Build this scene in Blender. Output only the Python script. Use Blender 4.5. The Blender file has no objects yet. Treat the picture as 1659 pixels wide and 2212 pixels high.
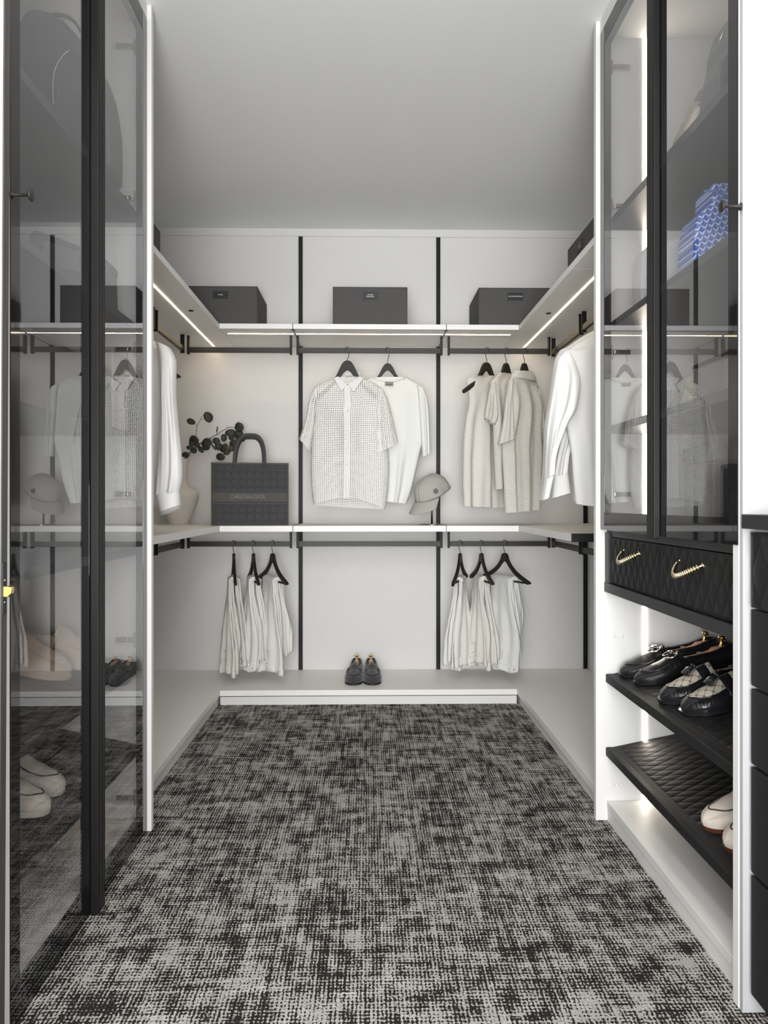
import bpy, math, random
from math import sin, cos, pi, sqrt, atan, radians
from mathutils import Vector, Matrix, noise

random.seed(7)
C = bpy.context.scene.collection
SC = bpy.context.scene

# ------------------------------------------------------------------ camera
FPX, HC, YAW = 1670.0, 0.931, 0.02066
cam_d = bpy.data.cameras.new('camera')
cam_d.sensor_fit = 'HORIZONTAL'
cam_d.sensor_width = 24.0
cam_d.lens = FPX / 1659 * 24.0
cam_d.shift_y = -20.0 / 1659
cam_d.clip_start = 0.05
cam = bpy.data.objects.new('camera', cam_d)
C.objects.link(cam)
cam.location = (0, 0, HC)
cam.rotation_euler = (pi / 2, 0, -YAW)
SC.camera = cam

# ------------------------------------------------------------------ world, lights, exposure
world = bpy.data.worlds.new('world')
SC.world = world
world.use_nodes = True
world.node_tree.nodes['Background'].inputs[0].default_value = (0.93, 0.96, 1.0, 1)
world.node_tree.nodes['Background'].inputs[1].default_value = 1.6


def area(name, loc, size, power, col=(1, 0.97, 0.93), rot=(0, 0, 0)):
    l = bpy.data.lights.new(name, 'AREA')
    l.shape = 'DISK'
    l.size = size
    l.energy = power
    l.color = col
    o = bpy.data.objects.new(name, l)
    o.location = loc
    o.rotation_euler = rot
    C.objects.link(o)
    return o


DOWNLIGHTS = [(-0.30, -0.30), (0.30, -0.30), (-0.30, 0.50), (0.30, 0.50)]  # unseen ceiling lamps added for light from above
for i, (x, y) in enumerate(DOWNLIGHTS):
    area('downlight_fill', (x, y, 2.318), 0.16, 5.0)
# broad soft fill lamp added, unseen, far behind the open side of the closet
soft = area('rear_fill', (-0.35, -5.2, 0.75), 3.4, 270.0, (0.97, 0.985, 1.0), (radians(90 + 8), 0, radians(-2)))
# wide soft sun added as fill from behind the camera, lighting the nook evenly
sun_d = bpy.data.lights.new('front_fill', 'SUN')
sun_d.energy = 0.95
sun_d.angle = radians(44)
sun_d.color = (0.98, 0.99, 1.0)
sun = bpy.data.objects.new('front_fill', sun_d)
C.objects.link(sun)
sun.rotation_euler = (radians(90 - 5), 0, radians(-7))

# smaller soft fill lamp added just behind the camera to brighten the ceiling
area('ceiling_fill', (-0.05, -0.75, 0.85), 0.9, 52.0, (1.0, 0.985, 0.965), (radians(90 + 42), 0, 0))

SC.view_settings.view_transform = 'Standard'
SC.view_settings.look = 'None'
SC.view_settings.gamma = 1
SC.view_settings.use_curve_mapping = False
SC.view_settings.exposure = 0.06
SC.cycles.max_bounces = 12
SC.cycles.diffuse_bounces = 6
SC.cycles.glossy_bounces = 5
SC.cycles.transparent_max_bounces = 24
SC.cycles.caustics_reflective = False
SC.cycles.caustics_refractive = False
SC.cycles.sample_clamp_indirect = 6


def at(x, y, Y):
    """world point seen at photo pixel (x, y) on the plane at depth Y"""
    u = (x - 829.5) / FPX
    v = (1086 - y) / FPX
    dx = u * cos(YAW) + sin(YAW)
    dy = cos(YAW) - u * sin(YAW)
    return Vector((Y * dx / dy, Y, HC + Y * v / dy))


# ------------------------------------------------------------------ materials
MATS = {}


def mat(name, col, rough=0.6, metal=0.0, spec=0.5, bump=None, emit=None, sheen=0, coat=0, var=None):
    """bump=(kind, scale, strength[, stretch xyz]); var=(scale, amount, stretch)"""
    if name in MATS:
        return MATS[name]
    m = bpy.data.materials.new(name)
    m.use_nodes = True
    nt = m.node_tree
    b = nt.nodes['Principled BSDF']
    b.inputs['Base Color'].default_value = (*col, 1)
    b.inputs['Roughness'].default_value = rough
    b.inputs['Metallic'].default_value = metal
    b.inputs['Specular IOR Level'].default_value = spec
    b.inputs['Coat Weight'].default_value = coat
    b.inputs['Coat Roughness'].default_value = 0.05
    b.inputs['Sheen Weight'].default_value = sheen
    if emit:
        b.inputs['Emission Color'].default_value = (*emit[0], 1)
        b.inputs['Emission Strength'].default_value = emit[1]
    tc = None
    if bump or var:
        tc = nt.nodes.new('ShaderNodeTexCoord')
    if var:
        mp = nt.nodes.new('ShaderNodeMapping')
        nt.links.new(tc.outputs['Object'], mp.inputs[0])
        mp.inputs['Scale'].default_value = var[2] if len(var) > 2 else (1, 1, 1)
        n = nt.nodes.new('ShaderNodeTexNoise')
        n.inputs['Scale'].default_value = var[0]
        n.inputs['Detail'].default_value = 4
        nt.links.new(mp.outputs[0], n.inputs['Vector'])
        r = nt.nodes.new('ShaderNodeMapRange')
        r.inputs['From Min'].default_value = 0.3
        r.inputs['From Max'].default_value = 0.7
        r.inputs['To Min'].default_value = 1 - var[1]
        r.inputs['To Max'].default_value = 1 + var[1]
        nt.links.new(n.outputs['Fac'], r.inputs['Value'])
        mul = nt.nodes.new('ShaderNodeVectorMath')
        mul.operation = 'SCALE'
        mul.inputs[0].default_value = col
        nt.links.new(r.outputs[0], mul.inputs['Scale'])
        nt.links.new(mul.outputs[0], b.inputs['Base Color'])
    if bump:
        mp = nt.nodes.new('ShaderNodeMapping')
        nt.links.new(tc.outputs['Object'], mp.inputs[0])
        mp.inputs['Scale'].default_value = bump[3] if len(bump) > 3 else (1, 1, 1)
        if bump[0] == 'noise':
            n = nt.nodes.new('ShaderNodeTexNoise')
            n.inputs['Detail'].default_value = 3
        elif bump[0] == 'wave':
            n = nt.nodes.new('ShaderNodeTexWave')
            n.bands_direction = 'Z'
            n.inputs['Distortion'].default_value = 1.0
            n.inputs['Detail Scale'].default_value = 2.0
        elif bump[0] == 'voronoi':
            n = nt.nodes.new('ShaderNodeTexVoronoi')
        n.inputs['Scale'].default_value = bump[1]
        nt.links.new(mp.outputs[0], n.inputs['Vector'])
        bp = nt.nodes.new('ShaderNodeBump')
        bp.inputs['Strength'].default_value = bump[2]
        bp.inputs['Distance'].default_value = 0.002
        nt.links.new(n.outputs[0], bp.inputs['Height'])
        nt.links.new(bp.outputs[0], b.inputs['Normal'])
    MATS[name] = m
    return m


def math_node(nt, op, a, b=None, c=None):
    n = nt.nodes.new('ShaderNodeMath')
    n.operation = op
    for i, v in enumerate((a, b, c)):
        if v is None:
            continue
        if isinstance(v, (int, float)):
            n.inputs[i].default_value = v
        else:
            nt.links.new(v, n.inputs[i])
    return n.outputs[0]


def carpet_mat():
    m = bpy.data.materials.new('carpet')
    m.use_nodes = True
    nt = m.node_tree
    b = nt.nodes['Principled BSDF']
    tc = nt.nodes.new('ShaderNodeTexCoord')
    P = tc.outputs['Object']

    def nz(scale, sx, sy, detail=2.0, rough=0.5):
        mp = nt.nodes.new('ShaderNodeMapping')
        mp.inputs['Scale'].default_value = (sx, sy, 1)
        nt.links.new(P, mp.inputs[0])
        n = nt.nodes.new('ShaderNodeTexNoise')
        n.inputs['Scale'].default_value = scale
        n.inputs['Detail'].default_value = detail
        n.inputs['Roughness'].default_value = rough
        nt.links.new(mp.outputs[0], n.inputs['Vector'])
        return n
    wob = nz(60, 1, 1, 2)
    vm = nt.nodes.new('ShaderNodeVectorMath')
    vm.operation = 'MULTIPLY_ADD'
    nt.links.new(wob.outputs['Color'], vm.inputs[0])
    vm.inputs[1].default_value = (0.007, 0.007, 0)
    nt.links.new(P, vm.inputs[2])
    sp = nt.nodes.new('ShaderNodeSeparateXYZ')
    nt.links.new(vm.outputs[0], sp.inputs[0])
    sx = math_node(nt, 'SINE', math_node(nt, 'MULTIPLY', sp.outputs[0], 2 * pi / 0.0078))
    sy = math_node(nt, 'SINE', math_node(nt, 'MULTIPLY', sp.outputs[1], 2 * pi / 0.0098))
    dots = math_node(nt, 'ADD', math_node(nt, 'MULTIPLY', sx, 0.085), math_node(nt, 'MULTIPLY', sy, 0.060))
    patch = nz(6.5, 1, 1, 3, 0.6).outputs['Fac']
    patch2 = nz(19, 1, 1, 2, 0.6).outputs['Fac']
    lx = nz(1.0, 7, 75, 2, 0.6).outputs['Fac']
    ly = nz(1.0, 80, 6, 2, 0.6).outputs['Fac']
    fine = nz(230, 1, 0.8, 1).outputs['Fac']
    v = math_node(nt, 'MULTIPLY', patch, 0.38)
    v = math_node(nt, 'MULTIPLY_ADD', patch2, 0.45, v)
    v = math_node(nt, 'MULTIPLY_ADD', lx, 0.42, v)
    v = math_node(nt, 'MULTIPLY_ADD', ly, 0.52, v)
    v = math_node(nt, 'MULTIPLY_ADD', fine, 0.55, v)
    v = math_node(nt, 'ADD', v, dots)
    r = nt.nodes.new('ShaderNodeMapRange')
    r.interpolation_type = 'SMOOTHSTEP'
    nt.links.new(v, r.inputs['Value'])
    r.inputs['From Min'].default_value = 1.105
    r.inputs['From Max'].default_value = 1.235
    bright = nz(9.0, 1, 1.6, 3, 0.65).outputs['Fac']
    rb = nt.nodes.new('ShaderNodeMapRange')
    nt.links.new(bright, rb.inputs['Value'])
    rb.inputs['From Min'].default_value = 0.52
    rb.inputs['From Max'].default_value = 0.72
    mx = nt.nodes.new('ShaderNodeMix')
    mx.data_type = 'RGBA'
    nt.links.new(rb.outputs[0], mx.inputs['Factor'])
    mx.inputs['A'].default_value = (0.385, 0.372, 0.353, 1)
    mx.inputs['B'].default_value = (0.50, 0.49, 0.475, 1)
    mx2 = nt.nodes.new('ShaderNodeMix')
    mx2.data_type = 'RGBA'
    nt.links.new(r.outputs[0], mx2.inputs['Factor'])
    mx2.inputs['A'].default_value = (0.024, 0.021, 0.019, 1)
    nt.links.new(mx.outputs['Result'], mx2.inputs['B'])
    nt.links.new(mx2.outputs['Result'], b.inputs['Base Color'])
    b.inputs['Roughness'].default_value = 0.95
    b.inputs['Specular IOR Level'].default_value = 0.05
    bp = nt.nodes.new('ShaderNodeBump')
    bp.inputs['Strength'].default_value = 0.8
    bp.inputs['Distance'].default_value = 0.004
    nt.links.new(fine, bp.inputs['Height'])
    nt.links.new(bp.outputs[0], b.inputs['Normal'])
    return m


def glass_mat(name, tint):
    m = bpy.data.materials.new(name)
    m.use_nodes = True
    nt = m.node_tree
    nt.nodes.remove(nt.nodes['Principled BSDF'])
    out = nt.nodes['Material Output']
    tr = nt.nodes.new('ShaderNodeBsdfTransparent')
    tr.inputs[0].default_value = (*tint, 1)
    gl = nt.nodes.new('ShaderNodeBsdfGlossy')
    gl.inputs['Roughness'].default_value = 0.0
    gl.inputs['Color'].default_value = (0.97, 0.98, 1.0, 1)
    fr = nt.nodes.new('ShaderNodeFresnel')
    fr.inputs['IOR'].default_value = 1.5
    geo = nt.nodes.new('ShaderNodeNewGeometry')
    front = math_node(nt, 'SUBTRACT', 1.0, geo.outputs['Backfacing'])
    two = math_node(nt, 'DIVIDE', math_node(nt, 'MULTIPLY', fr.outputs[0], 2.0), math_node(nt, 'ADD', fr.outputs[0], 1.0))
    f = math_node(nt, 'MULTIPLY', two, front)
    mix = nt.nodes.new('ShaderNodeMixShader')
    nt.links.new(f, mix.inputs[0])
    nt.links.new(tr.outputs[0], mix.inputs[1])
    nt.links.new(gl.outputs[0], mix.inputs[2])
    nt.links.new(mix.outputs[0], out.inputs[0])
    return m


def mesh_fabric(name, col, pitch, hole):
    """openwork cloth: square holes laid out in the cloth's own UVs"""
    m = bpy.data.materials.new(name)
    m.use_nodes = True
    nt = m.node_tree
    b = nt.nodes['Principled BSDF']
    out = nt.nodes['Material Output']
    b.inputs['Base Color'].default_value = (*col, 1)
    b.inputs['Roughness'].default_value = 0.9
    b.inputs['Specular IOR Level'].default_value = 0.1
    uv = nt.nodes.new('ShaderNodeUVMap')
    sp = nt.nodes.new('ShaderNodeSeparateXYZ')
    nt.links.new(uv.outputs[0], sp.inputs[0])

    def cell(o):
        f = math_node(nt, 'FRACT', math_node(nt, 'DIVIDE', o, pitch))
        return math_node(nt, 'LESS_THAN', math_node(nt, 'ABSOLUTE', math_node(nt, 'SUBTRACT', f, 0.5)), hole / 2)
    h = math_node(nt, 'MULTIPLY', cell(sp.outputs[0]), cell(sp.outputs[1]))
    h = math_node(nt, 'MULTIPLY', h, 1.0)
    tr = nt.nodes.new('ShaderNodeBsdfTransparent')
    mix = nt.nodes.new('ShaderNodeMixShader')
    nt.links.new(h, mix.inputs[0])
    nt.links.new(b.outputs[0], mix.inputs[1])
    nt.links.new(tr.outputs[0], mix.inputs[2])
    nt.links.new(mix.outputs[0], out.inputs[0])
    return m


def chevron_mat(name, base, light, mid):
    m = bpy.data.materials.new(name)
    m.use_nodes = True
    nt = m.node_tree
    b = nt.nodes['Principled BSDF']
    tc = nt.nodes.new('ShaderNodeTexCoord')
    mp = nt.nodes.new('ShaderNodeMapping')
    mp.inputs['Rotation'].default_value = (0, radians(14), 0)
    nt.links.new(tc.outputs['Object'], mp.inputs[0])
    sp = nt.nodes.new('ShaderNodeSeparateXYZ')
    nt.links.new(mp.outputs[0], sp.inputs[0])
    px, pz = 0.0160, 0.0120
    zr = math_node(nt, 'DIVIDE', sp.outputs[2], pz)
    row = math_node(nt, 'FLOOR', zr)
    off = math_node(nt, 'MULTIPLY', math_node(nt, 'MODULO', row, 2.0), 0.5)
    fx = math_node(nt, 'FRACT', math_node(nt, 'ADD', math_node(nt, 'DIVIDE', sp.outputs[0], px), off))
    fz = math_node(nt, 'FRACT', zr)
    ax = math_node(nt, 'ABSOLUTE', math_node(nt, 'SUBTRACT', fx, 0.42))
    d = math_node(nt, 'ABSOLUTE', math_node(nt, 'SUBTRACT', math_node(nt, 'SUBTRACT', fz, 0.22), math_node(nt, 'MULTIPLY', ax, 1.35)))
    a = math_node(nt, 'MULTIPLY', math_node(nt, 'LESS_THAN', d, 0.20), math_node(nt, 'LESS_THAN', ax, 0.40))
    d2 = math_node(nt, 'LESS_THAN', math_node(nt, 'ABSOLUTE', math_node(nt, 'SUBTRACT', math_node(nt, 'SUBTRACT', fz, 0.05), math_node(nt, 'MULTIPLY', fx, 0.8))), 0.09)
    mx = nt.nodes.new('ShaderNodeMix')
    mx.data_type = 'RGBA'
    nt.links.new(d2, mx.inputs['Factor'])
    mx.inputs['A'].default_value = (*base, 1)
    mx.inputs['B'].default_value = (*mid, 1)
    mx2 = nt.nodes.new('ShaderNodeMix')
    mx2.data_type = 'RGBA'
    nt.links.new(a, mx2.inputs['Factor'])
    nt.links.new(mx.outputs['Result'], mx2.inputs['A'])
    mx2.inputs['B'].default_value = (*light, 1)
    nt.links.new(mx2.outputs['Result'], b.inputs['Base Color'])
    b.inputs['Roughness'].default_value = 0.4
    return m


def canvas_mat(name):
    """beige canvas with a dark trellis of linked rings"""
    m = bpy.data.materials.new(name)
    m.use_nodes = True
    nt = m.node_tree
    b = nt.nodes['Principled BSDF']
    tc = nt.nodes.new('ShaderNodeTexCoord')
    sp = nt.nodes.new('ShaderNodeSeparateXYZ')
    nt.links.new(tc.outputs['Object'], sp.inputs[0])
    p = 0.024
    u = math_node(nt, 'DIVIDE', math_node(nt, 'ADD', sp.outputs[0], sp.outputs[1]), p)
    v = math_node(nt, 'DIVIDE', math_node(nt, 'SUBTRACT', sp.outputs[0], sp.outputs[1]), p)
    fu = math_node(nt, 'SUBTRACT', math_node(nt, 'FRACT', u), 0.5)
    fv = math_node(nt, 'SUBTRACT', math_node(nt, 'FRACT', v), 0.5)
    au, av = math_node(nt, 'ABSOLUTE', fu), math_node(nt, 'ABSOLUTE', fv)
    lines = math_node(nt, 'LESS_THAN', math_node(nt, 'SUBTRACT', 0.5, math_node(nt, 'MAXIMUM', au, av)), 0.035)
    du = math_node(nt, 'SUBTRACT', 0.5, au)
    dv = math_node(nt, 'SUBTRACT', 0.5, av)
    rr = math_node(nt, 'SQRT', math_node(nt, 'ADD', math_node(nt, 'MULTIPLY', du, du), math_node(nt, 'MULTIPLY', dv, dv)))
    ring = math_node(nt, 'LESS_THAN', math_node(nt, 'ABSOLUTE', math_node(nt, 'SUBTRACT', rr, 0.15)), 0.035)
    f = math_node(nt, 'MAXIMUM', lines, ring)
    mx = nt.nodes.new('ShaderNodeMix')
    mx.data_type = 'RGBA'
    nt.links.new(f, mx.inputs['Factor'])
    mx.inputs['A'].default_value = (0.52, 0.47, 0.38, 1)
    mx.inputs['B'].default_value = (0.09, 0.075, 0.06, 1)
    nt.links.new(mx.outputs['Result'], b.inputs['Base Color'])
    b.inputs['Roughness'].default_value = 0.7
    return m


M_WHITE = mat('white_laminate', (0.72, 0.715, 0.70), 0.5, spec=0.3)
M_WALL = mat('linen_wall_panel', (0.67, 0.66, 0.645), 0.8, bump=('noise', 260, 0.25, (1, 1, 0.25)), var=(90, 0.035, (1, 1, 6)))
M_PLASTER = mat('white_plaster', (0.80, 0.80, 0.79), 0.9)
M_SHELF = mat('grey_white_shelf', (0.82, 0.81, 0.79), 0.45)
M_BENCH = mat('bench_laminate', (0.83, 0.815, 0.785), 0.42)
M_CEIL = mat('ceiling_paint', (0.86, 0.865, 0.86), 0.9)
M_BLACK = mat('black_aluminium', (0.005, 0.005, 0.005), 0.5, spec=0.25)
M_BLACKR = mat('black_rail_bronze', (0.018, 0.017, 0.015), 0.45, spec=0.35)
M_GLOSS = mat('black_glass_frame', (0.010, 0.010, 0.011), 0.03, spec=0.5)
M_DARK = mat('dark_laminate', (0.020, 0.020, 0.022), 0.45, spec=0.35)
M_SHADE = mat('dark_shelf', (0.035, 0.035, 0.038), 0.4, spec=0.35)
M_LEATHER = mat('black_quilted_leather', (0.010, 0.010, 0.011), 0.58, spec=0.3, bump=('noise', 500, 0.15))
M_LEATHER2 = mat('black_smooth_leather', (0.015, 0.015, 0.018), 0.18)
M_LED = mat('led_strip', (1, 0.9, 0.75), 0.5, emit=((1.0, 0.77, 0.48), 20.0))
M_LED2 = mat('led_strip_white', (1, 0.9, 0.75), 0.5, emit=((1.0, 0.89, 0.74), 30.0))
M_LED3 = mat('led_strip_dim', (1, 0.9, 0.75), 0.5, emit=((1.0, 0.78, 0.52), 4.0))
M_LENS = mat('lamp_lens', (1, 0.95, 0.85), 0.5, emit=((1.0, 0.93, 0.82), 12.0))
M_GOLD = mat('polished_gold', (0.95, 0.66, 0.22), 0.16, metal=1)
M_BRASS = mat('pale_gold', (0.86, 0.74, 0.50), 0.18, metal=1)
M_BRONZE = mat('bronze', (0.30, 0.23, 0.15), 0.25, metal=1)
M_NICKEL = mat('nickel', (0.62, 0.60, 0.57), 0.25, metal=1)
M_GLASS = glass_mat('smoked_glass', (0.93, 0.93, 0.93))
M_CARPET = carpet_mat()
M_BOX = mat('charcoal_linen', (0.085, 0.082, 0.080), 0.9, bump=('noise', 700, 0.6), var=(420, 0.35))
M_TAG = mat('tag_black', (0.012, 0.012, 0.012), 0.5)
M_TEXT = mat('white_print', (0.8, 0.8, 0.8), 0.6)
M_COTTON = mat('white_cotton', (0.73, 0.73, 0.72), 0.85, spec=0.2, bump=('noise', 60, 0.25), sheen=0.1)
M_IVORY = mat('ivory_cotton', (0.72, 0.73, 0.70), 0.9, spec=0.1)
M_KNIT = mat('ivory_knit', (0.64, 0.62, 0.58), 0.95, spec=0.1, bump=('wave', 62, 0.3))
M_KNIT2 = mat('sand_knit', (0.60, 0.575, 0.53), 0.95, spec=0.1, bump=('wave', 90, 0.35))
M_KNIT3 = mat('ribbed_knit', (0.62, 0.61, 0.57), 0.95, spec=0.1, bump=('wave', 50, 0.5))
M_MESH = mesh_fabric('openwork_cotton', (0.80, 0.79, 0.76), 0.0088, 0.56)
M_DENIM = mat('cream_denim', (0.66, 0.64, 0.60), 0.9, spec=0.1, bump=('noise', 90, 0.3))
M_DENIM2 = mat('white_denim', (0.72, 0.715, 0.69), 0.9, spec=0.1, bump=('noise', 90, 0.3))
M_DENIM3 = mat('pale_grey_denim', (0.66, 0.66, 0.64), 0.9, spec=0.1, bump=('noise', 90, 0.3))
M_HANG = mat('black_hanger', (0.014, 0.013, 0.012), 0.5, spec=0.3)
M_VASE = mat('ceramic_white', (0.70, 0.66, 0.61), 0.75, bump=('wave', 38, 0.4))
M_LEAF = mat('eucalyptus_leaf', (0.022, 0.026, 0.016), 0.6, var=(30, 0.3))
M_STEM = mat('eucalyptus_stem', (0.05, 0.038, 0.03), 0.7)
M_TOTE = mat('tote_charcoal', (0.060, 0.060, 0.064), 0.95, bump=('noise', 600, 0.8), var=(300, 0.35))
M_TOTEL = mat('tote_line', (0.085, 0.078, 0.072), 0.95)
M_TOTED = mat('tote_dark', (0.030, 0.028, 0.028), 0.95)
M_CAP = mat('grey_cotton_twill', (0.385, 0.375, 0.345), 0.85)
M_CAPD = mat('cap_seam', (0.17, 0.165, 0.155), 0.8)
M_SUEDE = mat('dark_grey_suede', (0.038, 0.038, 0.040), 0.95, bump=('noise', 400, 0.3), sheen=0.3)
M_RUBBER = mat('black_rubber', (0.010, 0.010, 0.010), 0.6)
M_WOVEN = mat('woven_black_leather', (0.014, 0.014, 0.015), 0.28, bump=('voronoi', 420, 0.35))
M_CREAM = mat('cream_suede', (0.66, 0.60, 0.53), 0.95, bump=('noise', 300, 0.2))
M_TAN = mat('tan_leather', (0.62, 0.47, 0.36), 0.6)
M_BROWN = mat('brown_piping', (0.055, 0.035, 0.025), 0.5)
M_BSOLE = mat('brown_sole', (0.10, 0.035, 0.02), 0.2)
M_CEDAR = mat('cedar', (0.62, 0.36, 0.24), 0.5, var=(20, 0.15, (1, 8, 8)))
M_INSOLE = mat('tan_lining', (0.50, 0.24, 0.08), 0.6)
M_CANVAS = canvas_mat('trellis_canvas')
M_CHEV = chevron_mat('chevron_blue', (0.05, 0.12, 0.55), (0.62, 0.74, 0.95), (0.22, 0.36, 0.75))
M_POUCH = mat('embossed_white', (0.76, 0.76, 0.77), 0.7, bump=('voronoi', 70, 1.0))
M_GREYBAG = mat('grey_leather', (0.075, 0.075, 0.078), 0.55)
M_GREYBAG2 = mat('mid_grey_nylon', (0.16, 0.16, 0.165), 0.6)
M_FELT = mat('grey_felt', (0.20, 0.20, 0.195), 0.95, bump=('noise', 500, 1.0), var=(400, 0.35))
M_OLIVE = mat('olive_card', (0.30, 0.295, 0.24), 0.7)
M_LINEN = mat('cream_linen', (0.62, 0.56, 0.48), 0.9)
M_TAUPE = mat('taupe_ribbon', (0.26, 0.235, 0.21), 0.8)
M_TRUNK = mat('mauve_grey_leather', (0.30, 0.275, 0.265), 0.6)
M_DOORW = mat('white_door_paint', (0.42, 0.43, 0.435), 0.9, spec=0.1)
M_DOORE = mat('dark_stained_edge', (0.050, 0.046, 0.045), 0.5, var=(6, 0.4, (60, 60, 1)))


# ------------------------------------------------------------------ mesh builder
class MB:
    def __init__(s):
        s.v, s.f, s.uv = [], [], {}

    def add(s, vs, fs, T=None):
        o = len(s.v)
        for p in vs:
            p = Vector(p)
            s.v.append(tuple(T @ p) if T is not None else tuple(p))
        s.f += [tuple(i + o for i in f) for f in fs]
        return s

    def box(s, x0, x1, y0, y1, z0, z1, T=None):
        vs = [(x, y, z) for z in (z0, z1) for y in (y0, y1) for x in (x0, x1)]
        return s.add(vs, [(0, 2, 3, 1), (4, 5, 7, 6), (0, 1, 5, 4), (2, 6, 7, 3), (0, 4, 6, 2), (1, 3, 7, 5)], T)

    def loft(s, rings, cap=True, closed=True, T=None):
        n = len(rings[0])
        vs = [p for r in rings for p in r]
        fs = []
        for i in range(len(rings) - 1):
            for j in range(n if closed else n - 1):
                k = (j + 1) % n
                fs.append((i * n + j, i * n + k, (i + 1) * n + k, (i + 1) * n + j))
        if cap:
            fs.append(tuple(reversed(range(n))))
            fs.append(tuple((len(rings) - 1) * n + j for j in range(n)))
        return s.add(vs, fs, T)

    def tube(s, pts, r, n=8, cap=True, T=None, sq=None):
        """sweep; r may be a list; sq=(a,b) scales the two cross axes"""
        pts = [Vector(p) for p in pts]
        rings = []
        up = None
        for i, p in enumerate(pts):
            d = (pts[min(i + 1, len(pts) - 1)] - pts[max(i - 1, 0)])
            if d.length < 1e-9:
                d = Vector((0, 0, 1))
            d.normalize()
            if up is None:
                up = Vector((0, 0, 1)) if abs(d.z) < 0.9 else Vector((1, 0, 0))
            a = d.cross(up)
            if a.length < 1e-6:
                a = d.cross(Vector((0, 1, 0)))
            a.normalize()
            b = a.cross(d).normalized()
            up = b
            rr = r[i] if isinstance(r, (list, tuple)) else r
            ka, kb = sq if sq else (1, 1)
            rings.append([p + a * rr * ka * cos(2 * pi * k / n) + b * rr * kb * sin(2 * pi * k / n) for k in range(n)])
        return s.loft(rings, cap, True, T)

    def lathe(s, prof, n=32, T=None, cap=True):
        rings = [[(r * cos(2 * pi * k / n), r * sin(2 * pi * k / n), z) for k in range(n)] for r, z in prof]
        return s.loft(rings, cap, True, T)

    def prism(s, pts, y0, y1, T=None):
        """outline in x,z extruded in y"""
        n = len(pts)
        vs = [(x, y0, z) for x, z in pts] + [(x, y1, z) for x, z in pts]
        fs = [tuple(range(n)), tuple(reversed(range(n, 2 * n)))]
        fs += [(i, i + n, (i + 1) % n + n, (i + 1) % n) for i in range(n)]
        return s.add(vs, fs, T)

    def sphere(s, c, r, T=None, n=10, sc=(1, 1, 1)):
        c = Vector(c)
        rings = []
        for i in range(n + 1):
            a = -pi / 2 + pi * i / n
            rr = max(cos(a), 0.001) * r
            rings.append([c + Vector((rr * cos(2 * pi * k / (2 * n)) * sc[0], rr * sin(2 * pi * k / (2 * n)) * sc[1], r * sin(a) * sc[2])) for k in range(2 * n)])
        return s.loft(rings, True, True, T)

    def grid(s, fn, nu, nv, T=None, closed=False):
        vs = [fn(i / nu, j / nv) for j in range(nv + 1) for i in range(nu + 1)]
        fs = [(j * (nu + 1) + i, j * (nu + 1) + i + 1, (j + 1) * (nu + 1) + i + 1, (j + 1) * (nu + 1) + i) for j in range(nv) for i in range(nu)]
        return s.add(vs, fs, T)

    def build(s, name, m, parent=None, smooth=False, bevel=0, seg=2, subsurf=0, solid=0, fix=True):
        me = bpy.data.meshes.new(name)
        me.from_pydata(s.v, [], s.f)
        if s.uv:
            lay = me.uv_layers.new(name='UVMap')
            for l in me.loops:
                lay.data[l.index].uv = s.uv.get(l.vertex_index, (0, 0))
        me.materials.append(m)
        if fix:
            import bmesh
            bm = bmesh.new()
            bm.from_mesh(me)
            bmesh.ops.recalc_face_normals(bm, faces=bm.faces)
            bm.to_mesh(me)
            bm.free()
        if smooth:
            me.polygons.foreach_set('use_smooth', [True] * len(me.polygons))
        me.update()
        o = bpy.data.objects.new(name, me)
        C.objects.link(o)
        if parent:
            o.parent = parent
        if solid:
            md = o.modifiers.new('solid', 'SOLIDIFY')
            md.thickness = solid
        if bevel:
            md = o.modifiers.new('bevel', 'BEVEL')
            md.width = bevel
            md.segments = seg
            md.limit_method = 'ANGLE'
            md.angle_limit = radians(35)
        if subsurf:
            md = o.modifiers.new('sub', 'SUBSURF')
            md.levels = md.render_levels = subsurf
        return o


def tag(o, label, cat, group=None, kind=None):
    if label:
        o['label'] = label
    if cat:
        o['category'] = cat
    if group:
        o['group'] = group
    if kind:
        o['kind'] = kind
    return o


def thing(name, label, cat, loc=(0, 0, 0), rz=0.0, group=None, rot=None):
    o = bpy.data.objects.new(name, None)
    o.empty_display_size = 0.05
    C.objects.link(o)
    o.location = loc
    o.rotation_euler = rot if rot else (0, 0, rz)
    return tag(o, label, cat, group)


def bx(name, m, x0, x1, y0, y1, z0, z1, parent=None, bevel=0.0015):
    return MB().box(x0, x1, y0, y1, z0, z1).build(name, m, parent, bevel=bevel)


def struct(name, m, *a):
    o = bx(name, m, *a, bevel=0)
    o['kind'] = 'structure'
    return o


def text(s, size, T, m, parent, name='lettering', spacing=1.0, extrude=0.0003, label=None):
    cu = bpy.data.curves.new(name, 'FONT')
    cu.body = s
    cu.size = size
    cu.align_x = 'CENTER'
    cu.align_y = 'CENTER'
    cu.space_character = spacing
    cu.extrude = extrude
    cu.resolution_u = 3
    to = bpy.data.objects.new('tmp', cu)
    C.objects.link(to)
    dg = bpy.context.evaluated_depsgraph_get()
    me = bpy.data.meshes.new_from_object(to.evaluated_get(dg))
    bpy.data.objects.remove(to)
    me.transform(T)
    me.materials.clear()
    me.materials.append(m)
    o = bpy.data.objects.new(name, me)
    C.objects.link(o)
    if parent:
        o.parent = parent
    if label:
        o['label'] = label
    return o


FRONT = Matrix.Rotation(pi / 2, 4, 'X')          # text lying in XZ and facing -Y


def smooth(t):
    t = max(0.0, min(1.0, t))
    return t * t * (3 - 2 * t)


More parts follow.
